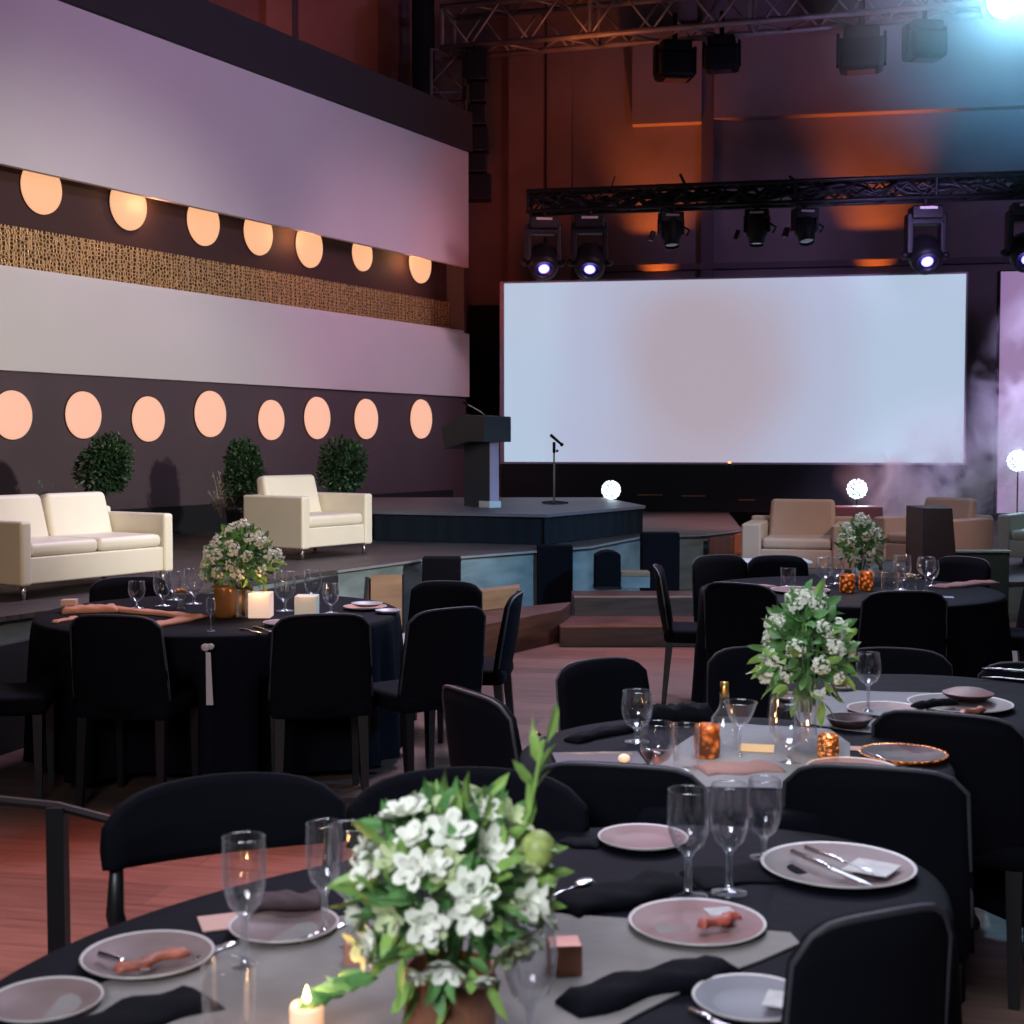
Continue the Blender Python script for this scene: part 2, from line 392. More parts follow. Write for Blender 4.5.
# ================================================================== SETTING
ST = 0.6                       # stage height
dW = Vector((.466, .885, 0)).normalized(); nW = Vector((.885, -.466, 0)).normalized()
A0 = Vector((-.69, 21.0, 0))
def wallP(px, py, off=0.0):
    """point on the panel wall plane, 'off' metres in front of it -> (s, h, point)"""
    d = ray(px, py); o = Vector((0, 0, CAMZ)); q = A0 + nW * off
    t = (q - o).dot(nW) / d.dot(nW); p = o + d * t
    return (p - q).dot(dW), p.z, p
m = MB().box((0, 10, -.05), (36, 44, .1)).build('floor', floor_wood); struct(m)
# hall back wall
bV = Vector((.983, -.183, 0)); bN = Vector((-.183, -.983, 0))
B0 = Vector((-.13, 23.8, 0))
def bp(t, off=0): return B0 + bV * t + bN * off
def wbox(mb, t0, t1, z0, z1, o0, o1):
    a, b, c, d_ = bp(t0, o1), bp(t1, o1), bp(t1, o0), bp(t0, o0)
    mb.hexa([(p.x, p.y, z0) for p in (a, b, c, d_)], [(p.x, p.y, z1) for p in (a, b, c, d_)])
mb = MB(); wbox(mb, -16, 16, 0, 12, -.3, 0); struct(mb.build('wall_back', wall_paint))
def D_t(px, off=0):
    """wall coordinate t under pixel column px"""
    u = (px - 512) / F * 1.0
    q = B0 + bN * off
    # X = u' * Y  with u' ~ u (horizontal plane through the horizon)
    k = u * math.cos(TH)
    return (k * q.y - q.x) / (bV.x - k * bV.y)
def D_h(px, py, off=0):
    t = D_t(px, off); q = bp(t, off)
    return D(px, py, q.y).z
n_tr = 1
def trim(px0, px1, y0, y1, o1, mt=wall_trim):
    global n_tr
    mb = MB(); c = (px0 + px1) / 2
    wbox(mb, D_t(px0), D_t(px1), max(0, D_h(c, y1)), D_h(c, y0), 0, o1)
    struct(mb.build('trim_%d' % n_tr, mt)); n_tr += 1
mt_dark = mat('pilaster_dark', (0.13, 0.10, 0.12), 0.8)
trim(512, 546, -60, 470, .30)
trim(548, 572, -60, 470, .16)
trim(700, 712, -60, 470, .18, mt_dark)
trim(275, 300, -160, 470, .25)
trim(384, 404, -160, 470, .25, mt_dark)
trim(575, 1080, 262, 268, .22, mt_dark)
trim(632, 700, 30, 126, .22)
trim(712, 1080, 20, 114, .25)
trim(470, 500, 306, 470, .10, drape_black)
mb = MB(); mb.box((11.0, 10, 6), (.3, 28, 12)); struct(mb.build('wall_right', wall_paint))
mb = MB(); mb.box((-13.0, 12, 6), (.3, 32, 12)); struct(mb.build('wall_left', wall_paint))
mb = MB(); mb.box((-1, 10, 12.1), (26, 34, .2)); struct(mb.build('ceiling', mat('ceiling_black', (.03, .03, .035), .9)))

# stage ------------------------------------------------------------
def S(px, py, z=ST): return P(px, py, z)
edge = [S(-260, 690), S(0, 617), S(336, 570), S(420, 559), S(590, 546), S(641, 536), S(705, 534), S(742, 529.5), Vector((3.15, 20.5, 0))]
poly = [(p.x, p.y) for p in edge]
back = [(bp(4).x, 22.8), (bp(0).x, 23.4), (-12.6, 24.5), (-12.6, poly[0][1] - 2)]
mb = MB(); mb.prism(poly + back, ST - .03, ST); struct(mb.build('trim_stage_top', stage_grey))
inner = []
for i, p in enumerate(poly): inner.append((p[0] - .02, p[1] + .03))
mb = MB(); mb.prism(inner + back, 0, ST - .03); struct(mb.build('trim_stage_base', stage_face))
# pale nosing strip along the edge
def nosing(a, b, name='trim_nosing'):
    a = Vector(a); b = Vector(b); d = (b - a).normalized(); n = Vector((d.y, -d.x, 0)) * .02
    mb = MB(); up = Vector((0, 0, .018)); z = Vector((0, 0, ST - .022))
    mb.hexa([a + z + n, b + z + n, b + z, a + z], [a + z + n + up, b + z + n + up, b + z + up, a + z + up])
    struct(mb.build(name, mat('nosing_metal', (.34, .36, .38), .4, metal=.5)))
for i in range(2, 7): nosing((poly[i][0], poly[i][1], 0), (poly[i + 1][0], poly[i + 1][1], 0), 'trim_%d' % (20 + i))
SR = .35
rb = [(1.93, 12.0), (5.2, 12.6), (10.6, 12.6), (10.6, 21.6), (bp(4).x, 22.7), (3.17, 20.6), (2.86, 17.6)]
mb = MB(); mb.prism(rb, SR - .03, SR); struct(mb.build('trim_low_stage_top', stage_grey))
mb = MB(); mb.prism([(x + (.02 if i in (0, 6, 5) else 0), y + .02 * (i < 3)) for i, (x, y) in enumerate(rb)], 0, SR - .03); struct(mb.build('trim_low_stage_base', stage_face))
# thin black sheet added to darken the unlit stage face left of the corner
a_, b_ = Vector((*poly[0], 0)), Vector((*poly[2], 0)); n_ = Vector(((b_ - a_).y, -(b_ - a_).x, 0)).normalized() * .02
mb = MB(); mb.hexa([a_ + n_, b_ + n_, b_ - n_, a_ - n_], [v + Vector((0, 0, ST - .04)) for v in (a_ + n_, b_ + n_, b_ - n_, a_ - n_)])
struct(mb.build('trim_31', drape_black))
# low plank ledge in front of the sofa end
a, b = P(-150, 668, .42), P(170, 601, .42)
mb = MB(); dd = Vector((-.03, .05, 0)); z = Vector((0, 0, .42))
a.z = b.z = 0; mb.hexa([a, b, b + Vector((-.5, .6, 0)), a + Vector((-.5, .6, 0))], [v + z for v in (a, b, b + Vector((-.5, .6, 0)), a + Vector((-.5, .6, 0)))])
struct(mb.build('trim_ledge', plank_mat('ledge_boards', (.17, .14, .14), (.12, .10, .10), .5, .12, 1.8, R(-28))))

# panel wall ---------------------------------------------------------
def wslab(mb, s0, s1, h0, h1, o0, o1):
    p = [A0 + dW * s0 + nW * o1, A0 + dW * s1 + nW * o1, A0 + dW * s1 + nW * o0, A0 + dW * s0 + nW * o0]
    mb.hexa([(q.x, q.y, h0) for q in p], [(q.x, q.y, h1) for q in p])
S0 = -13.5
hh = lambda y: wallP(466, y)[1]
pw = thing('panel_wall', 'tall stage set wall of white bands and plum bands beside the lounge', 'panel wall', A0 + dW * -6)
pwinv = Matrix.Translation(-(A0 + dW * -6))
def wpart(name, m, *a):
    mb = MB(); wslab(mb, *a); mb.v = [pwinv @ v for v in mb.v]; o = mb.build(name, m, pw); return o
wpart('upper_panel', panel_white, S0, 0, hh(268), hh(153), -.02, .05)['label'] = 'wide white upper band lit lilac'
wpart('middle_panel', panel_white, S0, 0.02, hh(397), hh(334), -.02, .05)['label'] = 'white middle band'
wpart('lower_panel', panel_dark, S0, 0, ST, hh(397) - .004, -.30, 0)['label'] = 'dark plum lower band'
wpart('top_cap', cap_dark, S0, 0, hh(153) + .004, hh(114), -.35, .12)['label'] = 'charcoal top cap'
wpart('recess_back', recess_dark, S0, 0, hh(334), hh(268) + 1.1, -.42, -.32)['label'] = 'dark brown recess behind the round lights'
wpart('end_fin', panel_dark, -.02, .04, hh(397), hh(153), -.42, -.02)
wpart('plinth', drape_black, S0, -.5, ST, ST + .30, 0.003, .07)
wpart('recess_sill', panel_white, S0, -.021, hh(334), hh(334) + .05, -.32, -.02)
wpart('gold_mesh_band', gold_mesh, S0, -.03, wallP(447, 330, -.28)[1], wallP(447, 302, -.28)[1], -.32, -.26)['label'] = 'gold scaled mesh strip'

Qw = Matrix((( dW.x, 0, nW.x), (dW.y, 0, nW.y), (0, 1, 0))).to_4x4()   # local x along wall, y up, z out
Qw = Matrix(((dW.x, 0, nW.x, 0), (dW.y, 0, nW.y, 0), (0, 1, 0, 0), (0, 0, 0, 1)))
def wall_disc(px, py, r, off, glow, label, group, mat_g):
    s, h, p = wallP(px, py, off)
    t = thing('wall_light', label, 'wall light', p, 0, group)
    M = Qw
    MB().lathe([(1e-5, .045), (r * .9, .045), (r * .985, .036), (r, .02), (r, 0.0)], 40, M).build('diffuser', mat_g, t, smooth=True)
    MB().lathe([(r * 1.0, -.0), (r * 1.0, .012), (r * 1.03, .012), (r * 1.03, 0)], 40, M).build('rim', black_metal, t)
    return p, r
low = [(11, 415, 24.5), (82, 415, 23.5), (147, 419, 22.5), (209, 414, 23), (270, 420, 20), (316, 418, 21), (365, 419, 20), (420, 419, 19.5)]
ordn = ['leftmost', 'second from the left', 'third from the left', 'fourth from the left', 'fifth from the left', 'sixth from the left', 'seventh from the left', 'rightmost, nearest the lectern']
for (x, y, r), o in zip(low, ordn):
    Y = wallP(x, y)[2].y
    wall_disc(x, y, r * Y / F, .004, 1, 'round glowing peach light on the lower plum band, ' + o, 'lower row of round wall lights', disc_glow)
up = [(40, 188, 26), (127, 205, 25), (202, 222, 23.5), (257, 233, 22), (308, 246, 21.5), (361, 254, 17), (419, 263, 20)]
ordn = ['leftmost', 'second from the left', 'third from the left', 'fourth from the left', 'fifth from the left', 'small one, second from the right', 'rightmost']
for (x, y, r), o in zip(up, ordn):
    Y = wallP(x, y, -.318)[2].y
    wall_disc(x, y, r * Y / F, -.318, 1, 'round glowing amber light half under the upper white band, ' + o, 'upper row of round wall lights', disc_glow_warm)
for s_ in (-12, -9.3, -6.6, -3.9, -1.3):
    q = A0 + dW * s_ + nW * -.12
    point('recess_glow', (q.x, q.y, hh(268) - .02), (1.0, .45, .2), 7, .05)

# LED screen -----------------------------------------------------------
C0 = Vector((-.13, 20.6, 0))
def cp(t, off=0): return C0 + bV * t + bN * off
def cslab(t0, t1, z0, z1, o0, o1):
    mb = MB(); p = [cp(t0, o1), cp(t1, o1), cp(t1, o0), cp(t0, o0)]
    mb.hexa([(q.x, q.y, z0) for q in p], [(q.x, q.y, z1) for q in p]); return mb
scr = thing('projection_screen', 'huge wide pale blue screen at the back of the stage', 'screen', cp(3.3) + Vector((0, 0, 1.29)))
def sub_local(mb, root):
    mb.v = [v - root.location for v in mb.v]; return mb
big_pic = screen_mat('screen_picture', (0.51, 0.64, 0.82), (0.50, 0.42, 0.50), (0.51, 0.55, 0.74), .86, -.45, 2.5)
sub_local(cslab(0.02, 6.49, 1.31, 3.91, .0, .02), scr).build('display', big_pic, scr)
sub_local(cslab(-.05, 6.52, 1.28, 3.94, -.22, -.002), scr).build('frame', mat('screen_frame', (.25, .17, .25), .6), scr)
scr2 = thing('side_screen', 'tall lilac side panel at the right edge behind the smoke', 'screen', cp(8.5) + Vector((0, 0, ST)))
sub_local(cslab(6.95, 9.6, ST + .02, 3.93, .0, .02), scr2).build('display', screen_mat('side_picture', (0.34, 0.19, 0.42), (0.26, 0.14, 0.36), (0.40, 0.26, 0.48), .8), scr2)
sub_local(cslab(6.93, 9.62, ST, 3.95, -.2, -.002), scr2).build('frame', black_metal, scr2)
bb = tag(cslab(-.03, 6.9, ST, 1.275, -.25, -.02).build('screen_base', drape_black), 'black skirted base running below the wide screen', 'screen base')
# little details on base
# rails above the skirt
for (x0, x1, y) in ((638, 662, 495), (682, 705, 496), (739, 755, 500)):
    mb = MB(); q0 = D(x0, y, 19.8); q1 = D(x1, y, 19.6); mb.tube([q0, q1], .008, 6)
    tag(mb.build('cable_strip', bronze), {638: 'thin pale metal strip on the black base, left of three', 682: 'thin pale metal strip on the black base, middle of three', 739: 'short gold strip on the black base, right of three'}[x0], 'metal strip', 'metal strips on the screen base')

# podium platform -------------------------------------------------------
PT = .9
pf = [(-1.43, 14.2), (.34, 13.55), (1.47, 15.4), (1.15, 17.7), (-1.9, 17.7)]
pl = thing('podium_platform', 'raised black platform with a pleated navy skirt under the lectern', 'platform', (0, 15.5, ST))
mb = MB(); mb.prism([(x, y - 15.5) for x, y in pf], PT - ST - .03, PT - ST); mb.build('deck', platform_top, pl)
mb = MB()
vs = []; fs = []
N = 0
per = []
for i in range(len(pf)):
    a = Vector((*pf[i], 0)); b = Vector((*pf[(i + 1) % len(pf)], 0)); L_ = (b - a).length; k = int(L_ / .03)
    d = (b - a).normalized(); n = Vector((d.y, -d.x, 0))
    for j in range(k):
        p = a + (b - a) * j / k
        amp = .022 if i == 1 else .006
        w_ = math.sin(j * .9 + 1.7 * math.sin(j * .23)) * amp
        per.append((p + n * (-.03 + 0), p + n * (-.03 + w_)))
for t_, bt in per: vs.append((t_.x, t_.y - 15.5, PT - ST - .03))
for t_, bt in per: vs.append((bt.x, bt.y - 15.5, 0.005))
n = len(per)
mb.add(vs, [(i + n, (i + 1) % n + n, (i + 1) % n, i) for i in range(n)]).build('skirt', navy_skirt, pl, smooth=True)

# stage front piers, steps and boards ------------------------------------
def pier(x0, x1, y0, Y, zb, label, lean=0, depth=.22, top=None):
    p0, p1 = D(x0, y0, Y), D(x1, y0, Y); h = p0.z - zb
    c = (p0 + p1) / 2
    t = thing('stage_pier', label, 'stage pier', (c.x, Y + depth / 2, zb), 0, 'black piers along the stage front')
    mb = MB(); w_ = (p1 - p0).length
    if top == 'round':
        pr = [(-w_ / 2, 0), (w_ / 2, 0), (w_ / 2, h * .9), (w_ * .25, h * .98), (0, h), (-w_ * .25, h * .97), (-w_ / 2, h * .88)]
        M = Matrix.Rotation(R(90), 4, 'X')
        mb.prism(pr, -depth / 2, depth / 2, M)
    else: mb.box((0, 0, h / 2), (w_, depth, h))
    mb.build('body', black_fabric, t, bevel=.012)
    MB().box((0, 0, .012), (w_ + .012, depth + .012, .024)).build('foot_plate', black_metal, t)
pier(422, 460, 558, 11.55, 0, 'low black pier on the stage front left of the timber box')
pier(537, 573, 546, 12.9, 0, 'black pier beside the left end of the stage steps')
pier(595, 621, 551, 12.3, .3, 'slim black pier with rounded top standing on the upper step', top='round')
pier(642, 680, 533, 13.1, .0, 'black pier on the stage front behind the side-on dining chair')
steps = thing('stage_steps', 'dark wooden steps leading up to the stage at the centre', 'steps', (1.3, 11.0, 0))
def stp(name, x0, x1, y, h, Yb, mt):
    a = P(x0, y, h); b = P(x1, y, h)
    mb = MB(); mb.box(((a.x + b.x) / 2 - 1.3, (a.y + Yb) / 2 - 11.0, h / 2), (b.x - a.x, Yb - a.y, h)); mb.build(name, mt, steps, bevel=.006)
    mb = MB(); mb.box(((a.x + b.x) / 2 - 1.3, a.y - 11.0 + .02, h + .006), (b.x - a.x, .05, .012)); mb.build('tread_edge', tan_wood if h > .2 else bronze, steps)
    return a, b
stp('lower_step', 560, 724, 628, .15, 11.72, step_wood)
stp('upper_step', 574, 742, 598, .30, 12.2, step_wood)
p0 = D(621, 572, 12.45); p1 = D(650, 570, 12.45)
t = thing('step_block', 'small brown timber block on the upper step beside the slim rounded pier', 'block', ((p0.x + p1.x) / 2, 12.55, .30))
MB().box((0, 0, .05), (p1.x - p0.x, .2, .10)).build('base', stage_face, t)
MB().box((0, 0, .10 + (p0.z - .40) / 2), (p1.x - p0.x, .2, p0.z - .40)).build('top_beam', tan_wood, t, bevel=.004)
# reddish boards on the stage front towards the low stage
for i_, (x0, x1) in enumerate(((703, 728), (729, 742))):
    k0, k1 = (x0 - 703) / 39, (x1 - 703) / 39; A_ = Vector((*poly[6], 0)); B_ = Vector((*poly[7], 0))
    q0 = A_.lerp(B_, k0) + Vector((.03, -.02, 0)); q1 = A_.lerp(B_, k1) + Vector((.03, -.02, 0)); dn = Vector(((q1 - q0).y, -(q1 - q0).x, 0)).normalized() * .02
    mb = MB(); mb.hexa([q0 + dn, q1 + dn, q1, q0], [v + Vector((0, 0, ST - .04)) for v in (q0 + dn, q1 + dn, q1, q0)])
    struct(mb.build('trim_%d' % (40 + i_), (mat('russet_board', (.13, .05, .035), .6, var=.3), mat('orange_board', (.42, .12, .045), .6, var=.2))[i_]))
# timber box left of the steps
def slab_thing(name, label, cat, pts, z0, z1, mt, bevel=.006, group=None):
    c = sum((Vector((*p, 0)) for p in pts), Vector()) / len(pts)
    mb = MB(); mb.prism([(p[0] - c.x, p[1] - c.y) for p in pts], 0, z1 - z0)
    o = mb.build(name, mt, bevel=bevel); o.location = (c.x, c.y, z0)
    return tag(o, label, cat, group)
a, b = P(470, 663, 0), P(562, 642, 0)
slab_thing('timber_box', 'low reddish timber box in front of the stage, left of the steps', 'box', [(a.x, a.y), (b.x, b.y), (b.x + .1, b.y + .55), (a.x - .25, a.y + .8)], 0, .26, step_wood)
a, b = P(474, 612, .262), P(520, 606, .262)
slab_thing('timber_block', 'tan timber block on top of the low reddish timber box', 'block', [(a.x, a.y), (b.x, b.y), (b.x, b.y + .22), (a.x, a.y + .22)], .262, .42, tan_wood)
for (x0, x1, y0, Y, lab, mt) in ((350, 369, 578, 11.35, 'narrow brown board leaning on the stage front', mat('brown_board', (.22, .12, .09), .6, var=.2)), (371, 402, 575, 11.25, 'wide tan plywood board leaning on the stage front', tan_wood)):
    p0, p1 = D(x0, y0, Y), D(x1, y0, Y); w_ = p1.x - p0.x; h = p0.z
    t = thing('plywood_board', lab, 'board', ((p0.x + p1.x) / 2, Y, 0), R(3))
    MB().add([(-w_ / 2, -.10, 0), (w_ / 2, -.10, 0), (w_ / 2, -.07, 0), (-w_ / 2, -.07, 0), (-w_ / 2, 0.0, h), (w_ / 2, 0.0, h), (w_ / 2, .03, h), (-w_ / 2, .03, h)], [(3, 2, 1, 0), (4, 5, 6, 7), (0, 1, 5, 4), (1, 2, 6, 5), (2, 3, 7, 6), (3, 0, 4, 7)]).build('board', mt, t)
    MB().add([(w_ / 2, -.08, 0), (w_ / 2 + .012, .12, 0), (w_ / 2 + .012, .02, h), (w_ / 2, 0, h)], [(0, 1, 2, 3)]).build('side_brace', black_wood, t, solid=.006)
a = P(405, 660, 0)
slab_thing('pale_step', 'pale low step half hidden behind the dining chairs', 'step', [(a.x - .15, a.y), (a.x + .5, a.y), (a.x + .5, a.y + .5), (a.x - .15, a.y + .5)], 0, .13, mat('pale_step', (.36, .36, .38), .6))

# right side blocks
p0 = D(916, 508, 11.4); p1 = D(945, 508, 11.4)
t = thing('dark_pillar', 'tall dark tapering pillar block standing behind the far right table', 'pillar', ((p0.x + p1.x) / 2 + .06, 11.4, 0), R(0))
h = p0.z; w_ = p1.x - p0.x
MB().add([(-w_ / 2, 0, 0), (w_ / 2 + .1, 0, 0), (w_ / 2 + .26, .5, 0), (-w_ / 2, .5, 0), (-w_ / 2, 0, h), (w_ / 2, 0, h), (w_ / 2 + .10, .5, h), (-w_ / 2, .5, h)], [(3, 2, 1, 0), (4, 5, 6, 7), (0, 1, 5, 4), (1, 2, 6, 5), (2, 3, 7, 6), (3, 0, 4, 7)]).build('body', mat('pillar_aubergine', (.022, .014, .02), .5), t, bevel=.006)
MB().box((.06, .25, .02), (w_ + .16, .52, .04)).build('base', black_metal, t)
p0 = D(838, 507, 16.2); p1 = D(883, 507, 16.2); ST_ = ST; ST = SR
t = thing('plum_cube', 'low plum box on the stage under the small bright ball light', 'box', ((p0.x + p1.x) / 2, 16.4, ST))
MB().box((0, 0, (p0.z - ST) / 2), (p1.x - p0.x, .4, p0.z - ST)).build('body', mat('plum_laminate', (.16, .09, .12), .5), t, bevel=.008)
MB().box((0, 0, .01), (p1.x - p0.x + .02, .42, .02)).build('base', black_metal, t)

ST = ST_
# white coffee table in front of the beige armchair, and a low dark green partition
p0 = D(738, 561, 12.35); p1 = D(812, 561, 12.35)
t = thing('coffee_table', 'low white-topped coffee table in front of the beige armchair', 'coffee table', ((p0.x + p1.x) / 2, 12.5, SR)); zt = p0.z - SR; w_ = p1.x - p0.x
MB().box((0, 0, zt - .012), (w_, .34, .024)).build('tabletop', white_paint, t, bevel=.004)
MB().box((0, 0, (zt - .03) / 2), (w_ * .86, .24, zt - .03)).build('body', mat('table_body_blue_lit', (.16, .24, .30), .4, var=.4, vscale=7), t)  # blue light falling on the body is put into its colour
p0 = D(940, 551, 11.9); p1 = D(1012, 551, 11.9)
t = thing('low_partition', 'low dark green partition behind the far right table, right of the dark pillar', 'partition', ((p0.x + p1.x) / 2, 12.0, 0)); w_ = p1.x - p0.x
MB().box((0, 0, (p0.z - .015) / 2), (w_, .08, p0.z - .015)).build('panel', mat('bottle_green', (.012, .03, .03), .5), t)
MB().box((0, 0, p0.z - .0075), (w_ + .02, .12, .015)).build('top_rail', mat('rail_sage', (.2, .28, .27), .5), t)

# ================================================================== TRUSSES
def truss(name, label, a, b, w_, h, mt, n, r=.028):
    a = Vector(a); b = Vector(b); t = thing(name, label, 'truss', a)
    d = (b - a).normalized(); L_ = (b - a).length
    up = Vector((0, 0, 1)) if abs(d.z) < .9 else Vector((0, -1, 0)); sd = d.cross(up).normalized()
    cs = [(-1, -1), (1, -1), (1, 1), (-1, 1)]
    def pt(s, i): return d * s + sd * cs[i][0] * w_ / 2 + up * cs[i][1] * h / 2
    for i in range(4):
        MB().tube([pt(0, i), pt(L_, i)], r, 8).build('chord', mt, t, smooth=True)
    mb = MB(); st = L_ / n
    for k in range(n):
        for i in range(4):
            j = (i + 1) % 4
            A_, B_ = (i, j) if k % 2 else (j, i)
            mb.tube([pt(k * st, A_), pt((k + 1) * st, B_)], r * .45, 5)
    mb.build('lacing', mt, t, smooth=True)
    for s in (0.02, L_ - .02) + tuple(L_ * q / 4 for q in (1, 2, 3)):
        mb = MB(); mb.tube([pt(s, 0), pt(s, 1), pt(s, 2), pt(s, 3), pt(s, 0)], r * .7, 6); mb.build('cross_frame', mt, t)
    return t
T1a, T1b = D(447, 33, 22.3), D(1100, -24, 19.6)
truss('lighting_truss', 'long silver box truss high across the top of the hall', T1a, T1b, .60, .62, truss_metal, 20, .045)
lg = D(448, 56, 22.3)
truss('corner_truss', 'short silver truss leg hanging at the corner behind the wall cap', (lg.x, 22.3, 7.7), (lg.x, 22.3, 5.0), .5, .5, truss_metal, 5, .03)
T2a, T2b = D(528, 203, 19.2), D(1080, 183, 18.0)
truss('black_lighting_truss', 'black box truss with moving lights hanging over the wide screen', T2a, T2b, .3, .27, black_metal, 26, .026)

# black covered boxes on the truss leg
c = D(422, 56, 22.0)
t = thing('truss_drape', 'tall black soft cover hanging left of the truss corner', 'drape', (c.x, 22.2, 6.3))
mb = MB(); pr = []
for k in range(16):
    q = k / 16 * 2 * math.pi; pr.append((.18 * math.cos(q) * (1 + .08 * math.cos(5 * q)), .2 * math.sin(q)))
mb.prism(pr, 0, 2.25); mb.build('cover', drape_black, t, smooth=False, bevel=.05)
MB().tube([(0, 0, 2.2), (0, 0, 2.45)], .03).build('hanger', black_metal, t)
ls = thing('hanging_speaker_stack', 'dark stack of hanging loudspeakers below the truss corner', 'loudspeakers', D(475, 50, 21.9))
z = 0
for k, (w_, hgt) in enumerate(((.34, .5), (.26, .34), (.28, .34), (.34, .40), (.30, .32), (.40, .42))):
    MB().box((.02 * (k % 2) + .03, 0, z - hgt / 2), (w_, .35, hgt - .03)).build('cabinet', black_wood, ls, bevel=.02)
    MB().tube([(-w_ / 2 - .01, -.15, z - .05), (-w_ / 2 - .01, -.15, z - hgt + .05)], .014, 6).build('rigging', black_metal, ls)
    z -= hgt

# moving heads -------------------------------------------------------------
def moving_head(name, label, top, s=1.0, lit=None, rz=0, tilt=0, group='moving head lights on the black truss', short=False):
    t = thing(name, label, 'stage light', top, rz, group)
    t.scale = (s, s, s)
    MB().tube([(0, 0, .14), (0, 0, -.07)], .03).build('clamp', black_metal, t)
    MB().box((0, 0, -.13), (.36, .28, .15)).build('base', black_metal, t, bevel=.02)
    MB().box((0, -.142, -.085), (.20, .006, .03)).build('label_plate', label_sticker, t)
    yk = MB(); L_ = .34 if not short else .12
    for sx in (-1, 1):
        yk.box((sx * .19, 0, -.2 - L_ / 2), (.075, .18, L_ + .12))
    yk.box((0, 0, -.23), (.40, .18, .07)); yk.build('yoke', black_metal, t, bevel=.015)
    c = Vector((0, 0, -.27 - L_)); Mx = Matrix.Translation(c) @ Matrix.Rotation(R(90 - tilt), 4, 'X')
    # head axis local z -> toward -Y
    prof = [(1e-4, -.22), (.12, -.22), (.18, -.16), (.20, -.02), (.185, .10), (.175, .15), (.13, .17)]
    Mh = Matrix.Translation(c) @ Matrix.Rotation(R(90 + tilt), 4, 'X')
    MB().lathe(prof, 20, Mh).build('head', black_metal, t, smooth=True)
    MB().lathe([(.13, .165), (.128, .12), (.05, .13)], 20, Mh).build('lens_hood', black_wood, t, smooth=True)
    if lit:
        MB().lathe([(1e-4, .150), (.040, .145), (.042, .14)], 16, Mh).build('lens', lens_core, t, smooth=True)
        MB().lathe([(.042, .142), (.068, .139)], 16, Mh).build('lens_ring', lens_blue, t, smooth=True)
    else:
        MB().lathe([(1e-4, .150), (.11, .145), (.12, .14)], 16, Mh).build('lens', lens_dark, t, smooth=True)
    kn = MB()
    for sx in (-1, 1): kn.sphere((sx * .235, 0, c.z), .05)
    kn.build('tilt_lock', black_metal, t, smooth=True)
    return t
bt = [o for o in COL.objects if o.name.startswith('black_lighting_truss')][0]
rnd = random.Random(9); dT = (T2b - T2a)
for k in range(7):
    mb = MB(); pts = []
    for j in range(41):
        q = dT * (j / 40); pts.append(q + Vector((0, rnd.uniform(-.07, .07), rnd.uniform(-.10, .09) )))
    mb.tube(pts, .03, 5); mb.build('cable', black_metal, bt, smooth=True)
def on_truss2(px, py=212):
    k = (px - 528) / (1080 - 528); Y = 19.2 + k * (18.0 - 19.2)
    return D(px, py, Y)
tr2z = lambda px: on_truss2(px, 206 - (px - 528) * 15 / 500 + 8)
moving_head('moving_head_light', 'lit blue moving head at the left end of the black truss', tr2z(543), 1.08, True, R(6), 42)
moving_head('moving_head_light', 'lit blue moving head second from the left end of the black truss', tr2z(590), 1.1, True, R(-4), 46)
moving_head('moving_head_light', 'lit blue moving head over the right corner of the wide screen', tr2z(926), 1.12, True, R(-3), 40)
moving_head('moving_head_light', 'lit moving head at the right edge over the side panel', tr2z(1027), 1.12, True, R(-10), 40)
def par_can(name, label, top, s, tilt, rz, group='spotlights on the black truss'):
    t = thing(name, label, 'spotlight', top, rz, group); t.scale = (s, s, s)
    MB().tube([(0, 0, .14), (0, 0, -.05)], .03).build('clamp', black_metal, t)
    MB().box((0, 0, -.1), (.30, .2, .13)).build('base', black_metal, t, bevel=.015)
    MB().box((0, -.102, -.08), (.17, .006, .025)).build('label_plate', label_sticker, t)
    yk = MB()
    for sx in (-1, 1): yk.box((sx * .15, 0, -.22), (.03, .1, .2))
    yk.box((0, 0, -.15), (.3, .08, .03)); yk.build('yoke', black_metal, t)
    Mh = Matrix.Translation((0, 0, -.26)) @ Matrix.Rotation(R(tilt), 4, 'X')
    MB().lathe([(1e-4, -.18), (.1, -.18), (.135, -.12), (.135, .08), (.11, .12), (.105, .22), (.095, .22)], 20, Mh).build('body', black_metal, t, smooth=True)
    MB().lathe([(1e-4, .205), (.095, .20)], 20, Mh).build('lens', lens_dark, t, smooth=True)
    h_ = MB(); h_.tube([(.15, 0, -.2), (.24, -.02, -.26), (.20, 0, -.33)], .014, 6); h_.build('handle', black_metal, t, smooth=True)
    MB().box((-.13, 0, -.40), (.05, .10, .12), Matrix.Rotation(R(18), 4, 'Y')).build('barn_door', black_metal, t)
    return t
par_can('spotlight', 'unlit spotlight on the black truss left of the dark wall strip', tr2z(671), 1.05, 165, R(8))
par_can('spotlight', 'unlit spotlight near the middle of the black truss with a side handle', tr2z(757), 1.05, 172, R(-12))
par_can('spotlight', 'unlit spotlight right of the middle of the black truss', tr2z(805), 1.05, 160, R(10))
def on_truss1(px, drop=0):
    k = (px - 447) / (1100 - 447); Y = 22.3 + k * (19.6 - 22.3)
    p = D(px, 33 - 57 * k, Y); p.z -= .3 + drop; return p
